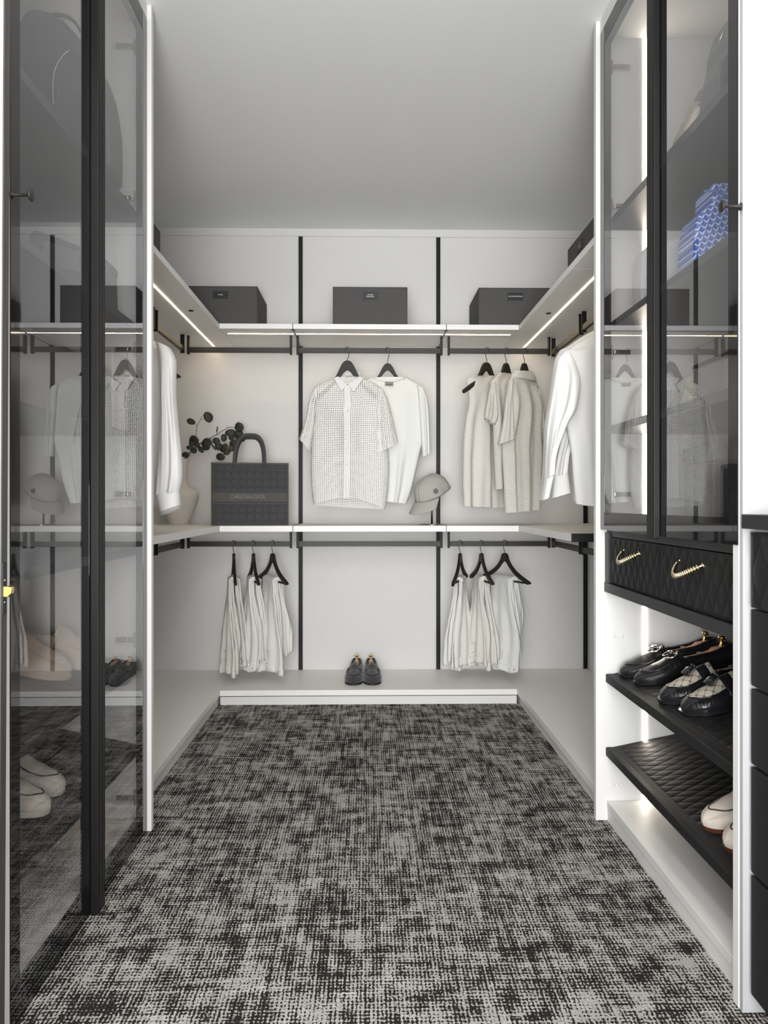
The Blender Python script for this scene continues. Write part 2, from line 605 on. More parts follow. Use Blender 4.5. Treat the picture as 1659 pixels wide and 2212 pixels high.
def interp(tab, u):
    for i in range(len(tab) - 1):
        if u <= tab[i + 1][0]:
            t = (u - tab[i][0]) / (tab[i + 1][0] - tab[i][0])
            t = t * t * (3 - 2 * t) * 0.6 + t * 0.4
            return tab[i][1] + (tab[i + 1][1] - tab[i][1]) * t
    return tab[-1][1]


def crom(rows, t):
    """Catmull-Rom through tuples, t in 0..1"""
    n = len(rows) - 1
    f = min(max(t, 0), 0.99999) * n
    i = int(f)
    u = f - i
    p0, p1, p2, p3 = rows[max(i - 1, 0)], rows[i], rows[i + 1], rows[min(i + 2, n)]
    return tuple(0.5 * (2 * b + (c - a) * u + (2 * a - 5 * b + 4 * c - d) * u * u + (3 * b - a - 3 * c + d) * u ** 3) for a, b, c, d in zip(p0, p1, p2, p3))


# ================================================================== THE SETTING
Y0, YB, XL, XR, ZC = -0.6, 4.0, -1.135, 1.145, 2.344
struct('floor', M_CARPET, -1.3, 1.3, Y0, 4.1, -0.1, 0.0)
struct('ceiling', M_CEIL, -1.3, 1.3, Y0, 4.1, ZC, ZC + 0.1)
struct('wall_back', M_WALL, -1.3, 1.3, YB, YB + 0.1, 0, ZC)
struct('wall_left', M_WALL, XL - 0.1, XL, Y0, YB, 0, ZC)
struct('wall_right', M_WALL, XR, XR + 0.1, Y0, YB, 0, ZC)
struct('trim_1', M_WALL, XL, XR, YB - 0.006, YB, 2.306, ZC)
struct('trim_2', M_PLASTER, XL, XL + 0.006, 2.24, YB - 0.006, 2.306, ZC)
struct('trim_3', M_PLASTER, XR - 0.006, XR, 2.30, YB - 0.006, 2.306, ZC)

# downlights added for light near the entrance, unseen above the view
for x, y in DOWNLIGHTS:
    pos = ('left', 'right')[x > 0] + (' rear' if y < 0 else ' front')
    t = thing('added_downlight', 'round recessed ceiling downlight added out of view, %s one of the four near the entrance' % pos, 'ceiling light', (x, y, ZC), group='added downlights')
    MB().lathe([(0.085, -0.002), (0.105, -0.006), (0.105, 0.0), (0.085, 0.0), (0.085, -0.002)], 32, cap=False).build('bezel', M_BLACK, t, smooth=True)
    MB().lathe([(0.084, 0.0), (0.084, -0.001)], 24).build('lens', M_LENS, t)

# ------------------------------------------------------------------ entrance door leaf at the left edge
dl = thing('door_1', 'white painted entrance door standing open at the left edge', 'door', (-0.6095, 1.3, 0.931), rot=(0, radians(0.33), 0))
dl['kind'] = 'structure'
MB().box(-0.5, -0.002, -0.001, 0.0205, -0.90, 1.25).build('door_leaf', M_DOORW, dl)
MB().box(-0.002, 0.0, 0.0, 0.0205, -0.90, 1.25).build('door_edge', M_DOORE, dl)
MB().box(-0.001, 0.0012, 0.003, 0.0175, -0.187, -0.10).build('latch_plate', M_DARK, dl, bevel=0.001)
for z in (-0.130, -0.167):
    MB().sphere((0.0012, 0.009, z), 0.0018, n=5).build('screw', M_NICKEL, dl, smooth=True)
MB().prism([(0.0, -0.158), (0.008, -0.158), (0.0135, -0.152), (0.015, -0.145), (0.0135, -0.141), (0.0, -0.1395)], 0.0045, 0.016).build('latch_bolt', M_GOLD, dl, bevel=0.001)

# ------------------------------------------------------------------ vertical slotted rails on the walls
def upright(x, z0, z1, label):
    t = thing('upright_rail', label, 'rail', (x, YB, z0), group='black slotted wall uprights')
    h = z1 - z0
    MB().box(-0.0105, -0.004, -0.008, 0, 0, h).box(0.004, 0.0105, -0.008, 0, 0, h).box(-0.004, 0.004, -0.003, 0, 0, h).build('channel', M_BLACK, t)
    m = MB()
    for k in range(int(h / 0.032)):
        m.box(-0.0012, 0.0012, -0.0034, -0.0030, 0.02 + k * 0.032, 0.034 + k * 0.032)
    o = m.build('slots', M_RUBBER, t)
    o['kind'] = 'stuff'


upright(-0.3475, 1.758, 2.304, 'black slotted wall upright above the top shelf, left of the middle box')
upright(0.3635, 1.758, 2.304, 'black slotted wall upright above the top shelf, right of the middle box')
upright(-0.3475, 0.824, 1.7346, 'black slotted wall upright between the shelves, left of the openwork shirt')
upright(0.3635, 0.824, 1.7346, 'black slotted wall upright between the shelves, behind the grey cap')
upright(-0.3475, 0.069, 0.797, 'black slotted wall upright below the lower shelf, left of the loafers')
upright(0.3635, 0.069, 0.797, 'black slotted wall upright below the lower shelf, left of the right-hand trousers')
upright(1.130, 0.824, 1.7346, 'black slotted wall upright in the right corner behind the white dress shirts')
upright(1.130, 0.069, 0.797, 'black slotted wall upright in the right corner below the lower shelf')

# ------------------------------------------------------------------ shelves (boards with an LED strip)
UZ0, UZ1, MZ0, MZ1, SD = 1.7346, 1.758, 0.797, 0.824, 3.579


def shelf(name, label, group, x0, x1, y0, y1, z0, z1, leds=()):
    t = thing(name, label, 'shelf', ((x0 + x1) / 2, (y0 + y1) / 2, z0), group=group)
    cx, cy = (x0 + x1) / 2, (y0 + y1) / 2
    g = 0.0008
    bx('board', M_SHELF, x0 - cx + g, x1 - cx - g, y0 - cy + g, y1 - cy - g, 0, z1 - z0, t, bevel=0.0008)
    for lx0, lx1, ly0, ly1 in leds:
        bx('led_strip', M_LED, lx0 - cx, lx1 - cx, ly0 - cy, ly1 - cy, -0.0012, 0.0, t, bevel=0)
    return t


BX = (-0.3475, 0.3635)
XSL, XSR = -0.686, 0.701
G1, G2 = 'upper shelf boards with light strips', 'lower shelf boards'
shelf('wall_shelf', 'upper shelf board on the back wall left, under the box marked TOPS', G1, XSL, BX[0], SD, YB - 0.001, UZ0, UZ1, [(XSL + 0.02, BX[0] - 0.006, 3.684, 3.690)])
shelf('wall_shelf', 'upper shelf board on the back wall centre, under the box marked LONG SLEEVES', G1, BX[0], BX[1], SD, YB - 0.001, UZ0, UZ1, [(BX[0] + 0.006, BX[1] - 0.006, 3.684, 3.690)])
shelf('wall_shelf', 'upper shelf board on the back wall right, under the box marked LOUNGEWEAR', G1, BX[1], XSR, SD, YB - 0.001, UZ0, UZ1, [(BX[1] + 0.006, XSR - 0.02, 3.684, 3.690)])
shelf('wall_shelf', 'upper shelf board filling the left back corner', G1, XL, XSL, 3.245, YB - 0.001, UZ0, UZ1, [(-0.795, -0.788, 3.252, 3.985)])
shelf('wall_shelf', 'upper shelf board along the left wall, above the white linen shirts', G1, XL, XSL, 2.30, 3.245, UZ0, UZ1, [(-0.795, -0.788, 2.36, 3.238)])
shelf('wall_shelf', 'upper shelf board filling the right back corner', G1, XSR, XR, 3.26, YB - 0.001, UZ0, UZ1, [(0.803, 0.810, 3.268, 3.985)])
shelf('wall_shelf', 'upper shelf board on the right wall, middle one of its row', G1, XSR, XR, 2.64, 3.26, UZ0, UZ1, [(0.803, 0.810, 2.645, 3.253)])
shelf('wall_shelf', 'upper shelf board on the right wall, nearest the glass cabinet', G1, XSR, XR, 2.30, 2.64, UZ0, UZ1, [(0.803, 0.810, 2.34, 2.635)])
shelf('wall_shelf', 'lower shelf board on the back wall left, under the grey tote bag', G2, XSL, BX[0], SD, YB - 0.001, MZ0, MZ1)
shelf('wall_shelf', 'lower shelf board on the back wall centre, under the cap stand', G2, BX[0], BX[1], SD, YB - 0.001, MZ0, MZ1)
shelf('wall_shelf', 'lower shelf board on the back wall right, below the knitwear', G2, BX[1], XSR, SD, YB - 0.001, MZ0, MZ1)
shelf('wall_shelf', 'lower shelf board in the left back corner, under the vase', G2, XL, XSL, 3.245, YB - 0.001, MZ0, MZ1)
shelf('wall_shelf', 'lower shelf board along the left wall, below the white linen shirts', G2, XL, XSL, 2.30, 3.245, MZ0, MZ1)
shelf('wall_shelf', 'lower shelf board in the right back corner', G2, XSR, XR, 3.26, YB - 0.001, MZ0, MZ1)
ls = shelf('wall_shelf', 'lower shelf board on the right wall with a black metal end cap', G2, XSR, XR, 2.655, 3.26, MZ0, MZ1)
bx('end_cap', M_BLACK, XSR - 0.923 + 0.0, XR - 0.923, 2.640 - 2.9575, 2.655 - 2.9575, -0.001, MZ1 - MZ0 + 0.001, ls)

# black bracket blades in the seams of the shelves
for z0, z1, w, cap in ((UZ0, UZ1, 'upper', 1), (MZ0, MZ1, 'lower', 0)):
    for x, s in zip(BX, ('left', 'right')):
        t = thing('shelf_bracket', 'thin black bracket blade in the %s seam of the %s back shelf' % (s, w), 'bracket', (x, SD, z0), group='shelf brackets')
        bx('blade', M_BLACK, -0.0013, 0.0013, -0.001, 0.40, -0.0015, z1 - z0 + 0.0015, t, bevel=0)
        if cap:
            bx('cap', M_BLACK, -0.008, 0.008, 0.02, 0.026, -0.003, 0, t, bevel=0)
            bx('hook', M_BLACK, -0.010, 0.010, 0.395, 0.405, -0.012, 0, t, bevel=0)
for x, y, s in ((-0.74, 3.247, 'left'), (0.765, 3.262, 'right'), (0.80, 2.642, 'near right')):
    t = MB().lathe([(0.011, 0.0), (0.011, -0.0025), (0.002, -0.003)], 20).build('shelf_connector', M_BLACK)
    t.location = (x, y, UZ0)
    tag(t, 'round black connector cap under the %s seam of the side shelf' % s, 'connector', 'shelf connector caps')

# ------------------------------------------------------------------ hanging rails
def rail(label, p0, p1, ztop, zsh, brackets=(1, 1)):
    """a 25 mm bar hung from the shelf on two brackets; runs along X or Y"""
    t = thing('hanging_rail', label, 'rail', ((p0[0] + p1[0]) / 2, (p0[1] + p1[1]) / 2, ztop - 0.025), group='black hanging rails')
    dx, dy = (p1[0] - p0[0]) / 2, (p1[1] - p0[1]) / 2
    ax = abs(dx) > abs(dy)
    if ax:
        m = MB().box(-abs(dx), abs(dx), -0.0075, 0.0075, 0.003, 0.022)
        m.box(-abs(dx), abs(dx), -0.0065, 0.0065, 0.0, 0.003).box(-abs(dx), abs(dx), -0.0065, 0.0065, 0.022, 0.025)
    else:
        m = MB().box(-0.0075, 0.0075, -abs(dy), abs(dy), 0.003, 0.022)
        m.box(-0.0065, 0.0065, -abs(dy), abs(dy), 0.0, 0.003).box(-0.0065, 0.0065, -abs(dy), abs(dy), 0.022, 0.025)
    m.build('bar', M_BLACKR, t)
    for s, on in zip((-1, 1), brackets):
        if not on:
            continue
        cx, cy = s * abs(dx) * ax, s * abs(dy) * (not ax)
        if ax:
            bx('bracket', M_BLACK, cx - 0.005, cx + 0.005, -0.012, 0.012, -0.008, zsh - ztop + 0.025, t, bevel=0.0006)
        else:
            bx('bracket', M_BLACK, -0.0095, 0.0095, cy - 0.004, cy + 0.004, -0.008, zsh - ztop + 0.025, t, bevel=0.0006)
    return t


RY = 3.74
for ztop, zsh, w in ((1.679, UZ0, 'upper'), (0.745, MZ0, 'lower')):
    rail('%s black hanging rail on the back wall, left bay' % w, (-0.864, RY), (-0.372, RY), ztop, zsh)
    rail('%s black hanging rail on the back wall, middle bay' % w, (-0.3395, RY), (0.3555, RY), ztop, zsh)
    rail('%s black hanging rail on the back wall, right bay' % w, (0.391, RY), (0.879, RY), ztop, zsh)
    rail('%s black hanging rail along the left wall, far section' % w, (-0.886, 3.245), (-0.886, 3.71), ztop, zsh)
    rail('%s black hanging rail along the left wall, near section' % w, (-0.886, 2.33), (-0.886, 3.195), ztop, zsh)
    rail('%s black hanging rail along the right wall, far section' % w, (0.907, 3.275), (0.907, 3.765), ztop, zsh)
    if w == 'upper':
        rail('upper black hanging rail along the right wall, near section', (0.907, 2.33), (0.907, 3.228), ztop, zsh)
    else:
        rail('lower black hanging rail along the right wall, near section', (0.907, 2.66), (0.907, 3.228), ztop, zsh)
        # its black drop leg under the shelf end
# ------------------------------------------------------------------ bench platform round three sides
BZ = 0.069


def bench(label, x0, x1, y0, y1, toe, side):
    t = thing('bench_platform', label, 'bench', ((x0 + x1) / 2, (y0 + y1) / 2, 0), group='low bench platforms')
    cx, cy = (x0 + x1) / 2, (y0 + y1) / 2
    bx('top_board', M_BENCH, x0 - cx, x1 - cx, y0 - cy, y1 - cy, 0.043, BZ, t, bevel=0.001)
    a, b_, c, d = x0 - cx, x1 - cx, y0 - cy, y1 - cy
    if side == 'l':
        b_ -= toe
    elif side == 'r':
        a += toe
    else:
        c += toe
    bx('toe_kick', M_WHITE, a, b_, c, d, 0.0, 0.038, t, bevel=0)
    MB().box(a, b_, c, d, 0.038, 0.043).build('shadow_gap', M_DARK, t)
    return t


bench('low grey-white bench platform along the back wall, under the loafers', -0.6795, 0.6895, 3.562, YB - 0.001, 0.010, 'b')
bench('low grey-white bench platform along the left wall', XL + 0.001, -0.6805, 2.23, YB - 0.001, 0.010, 'l')
bench('low grey-white bench platform along the right wall', 0.6905, XR - 0.001, 2.30, YB - 0.001, 0.012, 'r')

# ------------------------------------------------------------------ glazed cabinets
def hinge(parent, x, y, z, sgn, flip):
    t = MB().box(-0.024, 0.024, -0.012, 0.0, -0.0065, 0.0075)
    t.box(-0.022, 0.012, -0.016, -0.012, -0.004, 0.006)
    t.box(-0.030 * sgn, -0.0265 * sgn, -0.010, 0.0, -0.022, 0.022)
    o = t.build('hinge', M_NICKEL, parent, bevel=0.0015)
    o.location = (x, y, z)
    return o


def led_vert(parent, x, y, z0, z1, m=None):
    bx('led_strip', m or M_LED2, x - 0.0055, x + 0.0055, y - 0.0012, y, z0, z1, parent, bevel=0)


def quilt_fn(px, pz):
    def h(u, v):
        a = abs(sin(pi * (u / px + v / pz)))
        b_ = abs(sin(pi * (u / px - v / pz)))
        return (min(a, 1) ** 0.32) * (min(b_, 1) ** 0.32)
    return h


def shoe_shelf(parent, sgn, ya, yb, zf, xf, depth, slope=0.21):
    """padded black leather shelf tipping towards the aisle"""
    q = quilt_fn(0.036, 0.070)
    n, k = (400, 210) if sgn > 0 else (160, 80)
    m = MB()

    def top(i, j):
        y = ya + (yb - ya) * i
        d = depth * j
        edge = min(i, 1 - i) * (yb - ya)
        border = 1.0 if (edge > 0.02 and d > 0.03) else 0.25
        return (sgn * (xf + d), y, zf + slope * d + 0.0034 * q(y, d) * border + 0.002 * min(1, (depth - d) * 50))
    m.grid(top, n, k)
    m.build('quilted_pad', M_LEATHER, parent, smooth=True)
    pts = [(xf, zf + 0.003), (xf, zf - 0.019), (xf + depth, zf - 0.019 + slope * depth), (xf + depth, zf + slope * depth + 0.001)]
    MB().prism([(sgn * a, b_) for a, b_ in pts], ya, yb).build('shelf_core', M_LEATHER, parent)
    MB().prism([(sgn * (xf - 0.006), zf + 0.006), (sgn * (xf - 0.006), zf - 0.018), (sgn * xf, zf - 0.020), (sgn * (xf + 0.012), zf + 0.007)], ya, yb).build('front_lip', M_LEATHER, parent, bevel=0.002)


def glass_door(parent, xo, sgn, ya, yb, z0, z1, hinge_zs, hy, pad=0.036, rail_h=0.05):
    """frame 20 mm deep; xo is the aisle face, sgn = +1 when the cabinet lies towards +X"""
    d = thing('door', None, None, (0, 0, 0))
    d.parent = parent
    xi = xo + sgn * 0.020
    a, b_ = min(xo, xi), max(xo, xi)
    m = MB()
    m.box(a, b_, ya, ya + pad, z0, z1).box(a, b_, yb - pad, yb, z0, z1)
    m.box(a, b_, ya + pad, yb - pad, z0, z0 + rail_h).box(a, b_, ya + pad, yb - pad, z1 - rail_h, z1)
    m.build('door_frame', M_GLOSS, d)
    g0, g1 = xo + sgn * 0.0005, xo + sgn * 0.0045
    MB().box(min(g0, g1), max(g0, g1), ya + pad, yb - pad, z0 + rail_h, z1 - rail_h).build('glass_pane', M_GLASS, d)
    return d


def cabinet(sgn, label, xo, xf, yn, yf, ym, shelves, zdoor0, drawers):
    t = thing('display_cabinet', label, 'cabinet', (0, 0, 0))
    xb = 1.12

    def B(name, m, x0, x1, y0, y1, z0, z1, bevel=0.001):
        return bx(name, m, min(sgn * x0, sgn * x1), max(sgn * x0, sgn * x1), y0, y1, z0, z1, t, bevel)
    axo = abs(xo)
    B('side_panel', M_WHITE, axo - 0.012, xb, yf, yf + 0.022, 0, 2.343)
    B('side_panel', M_WHITE, axo + 0.002, xb, yn - 0.022, yn, 0, 2.343)
    B('back_panel', M_WHITE, xb, xb + 0.012, yn - 0.022, yf + 0.022, 0, 2.343)
    B('top_panel', M_WHITE, xf, xb, yn, yf, 2.294, 2.312)
    B('filler', M_WHITE, axo, axo + 0.018, yn - 0.02, yf, 2.304, 2.343)
    if drawers:
        B('bottom_panel', M_WHITE, xf, xb, yn, yf, 0.036, 0.058)
        B('plinth', M_WHITE, xf + 0.002, xf + 0.018, yn, yf, 0.0, 0.036)
    else:
        B('bottom_panel', M_WHITE, xf, xb, yn, yf, 0.022, 0.040)
    for k, (z0, z1) in enumerate(shelves):
        B('shelf', M_SHADE, xf, xb, yn + 0.001, yf - 0.001, z0, z1)
    return t


# right cabinet
RYN, RYF, RYM = 1.432, 2.253, 1.8345
rc = cabinet(1, 'tall right-hand cabinet with smoked glass doors, quilted drawers and padded shoe shelves', 0.680, 0.70, RYN, RYF, RYM,
             [(1.730, 1.752), (1.433, 1.4515), (1.132, 1.153)], 0.853, True)
bx('counter_board', M_DARK, 0.70, 1.12, RYN, RYF, 0.833, 0.889, rc)
for z in (2.204, 1.797, 1.37, 0.955):
    hinge(rc, 0.742, RYF, z, 1, 0)
led_vert(rc, 0.8125, RYF, 0.06, 0.671)
for a, b_ in ((0.889, 1.132), (1.153, 1.433), (1.4515, 1.730), (1.752, 2.292)):
    led_vert(rc, 0.8125, RYF, a, b_)
for x, z in ((0.7195, 0.5415), (0.7445, 0.5415), (0.717, 0.103), (0.7305, 0.103), (0.7435, 0.103), (0.722, 2.229), (0.735, 2.229), (0.748, 2.229)):
    o = MB().lathe([(0.0062, 0.0), (0.0062, 0.0015), (0.005, 0.0022)], 16, T=Matrix.Rotation(pi / 2, 4, 'X')).build('screw_cap', M_WHITE, rc, smooth=True)
    o.location = (x, RYF, z)
d1 = glass_door(rc, 0.680, 1, RYM, RYF - 0.004, 0.853, 2.303, (), 0)
d2 = glass_door(rc, 0.680, 1, 1.4105, RYM - 0.001, 0.853, 2.303, (), 0)
for d, (ya, yb) in ((d2, (1.786, 1.8335)),):
    m = MB().box(0.665, 0.680, ya, yb, 0.846, 2.303)
    m.build('handle_profile', M_BLACK, d, bevel=0.002)
    MB().box(0.6645, 0.6652, ya + 0.012, ya + 0.020, 0.85, 2.30).box(0.6645, 0.6652, ya + 0.028, ya + 0.036, 0.85, 2.30).build('profile_groove', M_RUBBER, d)


def knob(parent, x0, x1, y, z):
    T = Matrix.Translation((x0, y, z)) @ Matrix.Rotation(pi / 2 if x1 > x0 else -pi / 2, 4, 'Y')
    L = abs(x1 - x0)
    MB().lathe([(0.001, 0), (0.007, 0.0), (0.007, 0.002), (0.003, 0.004), (0.0028, L - 0.008), (0.008, L - 0.006), (0.011, L - 0.003), (0.011, L - 0.001), (0.006, L), (0.001, L)], 24, T=T).build('knob', M_BLACKR, parent, smooth=True)


knob(d2, 0.681, 0.643, 1.398, 1.472)

# drawers behind the counter edge
bx('drawer_rail', M_DARK, 0.692, 1.10, RYN, RYF, 0.671, 0.698, rc, bevel=0.001)
bx('drawer_cheek', M_DARK, 0.694, 1.10, 2.218, RYF, 0.698, 0.845, rc, bevel=0.001)
q1 = quilt_fn(0.045, 0.075)
for ya, yb, yh in ((1.8365, 2.212, 2.034), (1.448, 1.8335, 1.657)):
    dr = thing('drawer', None, None)
    dr.parent = rc
    bx('drawer_box', M_DARK, 0.705, 1.08, ya + 0.004, yb - 0.004, 0.704, 0.826, dr, bevel=0)
    m = MB()
    m.grid(lambda i, j: (0.7005 - 0.0042 * q1(ya + (yb - ya) * i, 0.70 + 0.131 * j) * min(1, min(i, 1 - i) * 40, min(j, 1 - j) * 15), ya + (yb - ya) * i, 0.70 + 0.131 * j), 170, 70)
    m.build('quilted_front', M_LEATHER, dr, smooth=True)
    bx('front_board', M_LEATHER, 0.7005, 0.706, ya, yb, 0.70, 0.831, dr, bevel=0.001)
    # rope shaped pull of twisted links
    pull = MB()
    core = []
    nn = 27
    for k in range(nn):
        s = k / (nn - 1)
        y = yh + 0.062 - 0.124 * s
        out = sin(pi * s) ** 0.6
        z = 0.801 - 0.028 * sin(pi * s) ** 0.8 * (1.15 - 0.3 * s)
        x = 0.6985 - 0.034 * out
        T = Matrix.Translation((x, y, z)) @ Matrix.Rotation(0.9 - 1.8 * s, 4, 'X') @ Matrix.Rotation(0.7, 4, 'Z')
        core.append((x, y, z))
        pull.sphere((0, 0, 0), 0.0050 * (1 + 0.25 * s), T=T, n=6, sc=(1.1, 0.60, 1.15))
    pull.tube([(0.701, core[0][1], core[0][2])] + core + [(0.701, core[-1][1], core[-1][2])], 0.0030, 8)
    pull.build('rope_pull', M_BRASS, dr, smooth=True)

shoe_shelf(rc, 1, RYN + 0.001, RYF - 0.002, 0.424, 0.702, 0.40)
shoe_shelf(rc, 1, RYN + 0.001, RYF - 0.002, 0.209, 0.702, 0.40, 0.205)

# left cabinet
LYN, LYF, LYM = 1.372, 2.205, 1.787
lc = cabinet(-1, 'tall left-hand cabinet with two full-height smoked glass doors', -0.626, 0.648, LYN, LYF, LYM,
             [(1.724, 1.746), (1.411, 1.431), (1.2659, 1.12), (0.785, 0.807)], 0.004, False)
for z in (2.219, 1.79, 1.363, 0.955, 0.544, 0.098):
    hinge(lc, -0.688, LYF, z, -1, 0)
led_vert(lc, -0.772, LYF, 0.05, 2.29, M_LED3)
e1 = glass_door(lc, -0.626, -1, LYM, LYF - 0.002, 0.004, 2.298, (), 0)
e2 = glass_door(lc, -0.626, -1, 1.368, LYM - 0.001, 0.004, 2.298, (), 0)
MB().box(-0.626, -0.607, 1.755, 1.800, 0.002, 2.298).build('handle_profile', M_BLACK, e2, bevel=0.002)
MB().box(-0.6072, -0.6064, 1.766, 1.773, 0.004, 2.296).box(-0.6072, -0.6064, 1.782, 1.789, 0.004, 2.296).build('profile_groove', M_RUBBER, e2)
knob(e2, -0.627, -0.590, 1.372, 1.472)
shoe_shelf(lc, -1, LYN + 0.002, LYF - 0.002, 0.474, 0.65, 0.44)
shoe_shelf(lc, -1, LYN + 0.002, LYF - 0.002, 0.244, 0.65, 0.44)

# ------------------------------------------------------------------ chest of drawers at the right edge
ch = thing('drawer_chest', 'black chest with a quilted top drawer at the right edge', 'chest of drawers', (0.9, 1.0, 0))
bx('worktop', M_DARK, 0.680 - 0.9, 1.13 - 0.9, 0.60 - 1.0, 1.396 - 1.0, 0.884, 0.910, ch, bevel=0.002)
bx('carcass', M_WHITE, 0.712 - 0.9, 1.13 - 0.9, 0.60 - 1.0, 1.396 - 1.0, 0.02, 0.882, ch, bevel=0)
bx('plinth', M_WHITE, 0.735 - 0.9, 1.13 - 0.9, 0.60 - 1.0, 1.396 - 1.0, 0.0, 0.02, ch, bevel=0)
q2 = quilt_fn(0.06, 0.115)
m = MB()
m.grid(lambda i, j: (0.6935 - 0.9 - 0.0045 * q2(0.62 + 0.766 * i, 0.742 + 0.136 * j) * min(1, min(i, 1 - i) * 50, min(j, 1 - j) * 14), 0.62 + 0.766 * i - 1.0, 0.742 + 0.136 * j), 260, 70)
dd = m.build('quilted_drawer', M_LEATHER, ch, smooth=True)
bx('drawer_board', M_LEATHER, 0.6935 - 0.9, 0.711 - 0.9, 0.62 - 1, 1.386 - 1, 0.742, 0.878, ch, bevel=0.003)
for z0, z1 in ((0.600, 0.738), (0.4585, 0.594), (0.262, 0.4525), (0.040, 0.256)):
    bx('drawer_front', M_LEATHER, 0.694 - 0.9, 0.711 - 0.9, 0.62 - 1, 1.388 - 1, z0, z1, ch, bevel=0.002)
# white wall return behind the chest
wr = bx('wall_return', M_DOORW, 0.684, 1.145, 1.3975, 1.409, 0, ZC, None, bevel=0)
wr['kind'] = 'structure'

# ================================================================== STORAGE BOXES
def storage_box(label, x0, x1, y0, y1, z, words, side=None, H=0.189):
    t = thing('storage_box', label, 'box', ((x0 + x1) / 2, (y0 + y1) / 2, z), group='charcoal linen storage boxes')
    hx, hy = (x1 - x0) / 2, (y1 - y0) / 2
    m = MB().box(-hx - 0.0015, hx + 0.0015, -hy - 0.0015, hy + 0.0015, 0, H)
    m.build('body', M_BOX, t, bevel=0.003)
    m = MB()
    for sx in (-1, 1):
        for sy in (-1, 1):
            m.tube([(sx * (hx + 0.0008), sy * (hy + 0.0008), 0.004), (sx * (hx + 0.0008), sy * (hy + 0.0008), H - 0.002)], 0.0022, 6)
    for a_, b_ in (((-1, -1), (1, -1)), ((1, -1), (1, 1)), ((1, 1), (-1, 1)), ((-1, 1), (-1, -1))):
        m.tube([(a_[0] * (hx + 0.0008), a_[1] * (hy + 0.0008), H - 0.0015), (b_[0] * (hx + 0.0008), b_[1] * (hy + 0.0008), H - 0.0015)], 0.0022, 6)
    m.build('edge_piping', M_BOX, t, smooth=True)
    if not words:
        return t
    if side is None:
        T0 = Matrix.Translation((0, -hy - 0.0015, H - 0.041))
    elif side == 'l':   # label faces -X
        T0 = Matrix.Translation((-hx - 0.0015, 0, H - 0.041)) @ Matrix.Rotation(-pi / 2, 4, 'Z')
    p = MB()
    p.box(-0.0355, 0.0355, -0.003, 0.0, -0.0170, 0.0170, T=T0)
    tg = p.build('name_tag', M_TAG, t, bevel=0.0008)
    rim = MB()
    for a in ((-0.0355, 0.0355, 0.0157, 0.0170), (-0.0355, 0.0355, -0.0170, -0.0157), (-0.0355, -0.0342, -0.0170, 0.0170), (0.0342, 0.0355, -0.0170, 0.0170)):
        rim.box(a[0], a[1], -0.0038, -0.0028, a[2], a[3], T=T0)
    rim.build('tag_rim', M_DARK, tg)
    text(words, 0.0088, T0 @ Matrix.Translation((0, -0.0034, 0)) @ FRONT, M_TEXT, tg, spacing=1.15)
    return t


storage_box('charcoal linen storage box marked TOPS on the top shelf, left corner', -0.862, -0.522, 3.645, 3.975, UZ1, 'TOPS')
storage_box('charcoal linen storage box marked LONG SLEEVES on the middle of the top shelf', -0.163, 0.183, 3.645, 3.975, UZ1, 'LONG\nSLEEVES')
storage_box('charcoal linen storage box marked LOUNGEWEAR on the top shelf, right corner', 0.525, 0.868, 3.645, 3.975, UZ1, 'LOUNGEWEAR')
storage_box('charcoal linen storage box on the right side shelf, its tag facing the aisle', 0.806, 1.136, 2.745, 3.092, UZ1, '------', side='l')
b5 = storage_box('charcoal linen storage box on the left side shelf, mostly behind the cabinet', -1.120, -0.782, 2.57, 2.913, UZ1, '')

# ================================================================== HANGERS
def arc(pts, n=4):
    """resample a polyline smoothly"""
    out = []
    N = (len(pts) - 1) * n
    for i in range(N + 1):
        out.append(crom(pts, i / N))
    return out


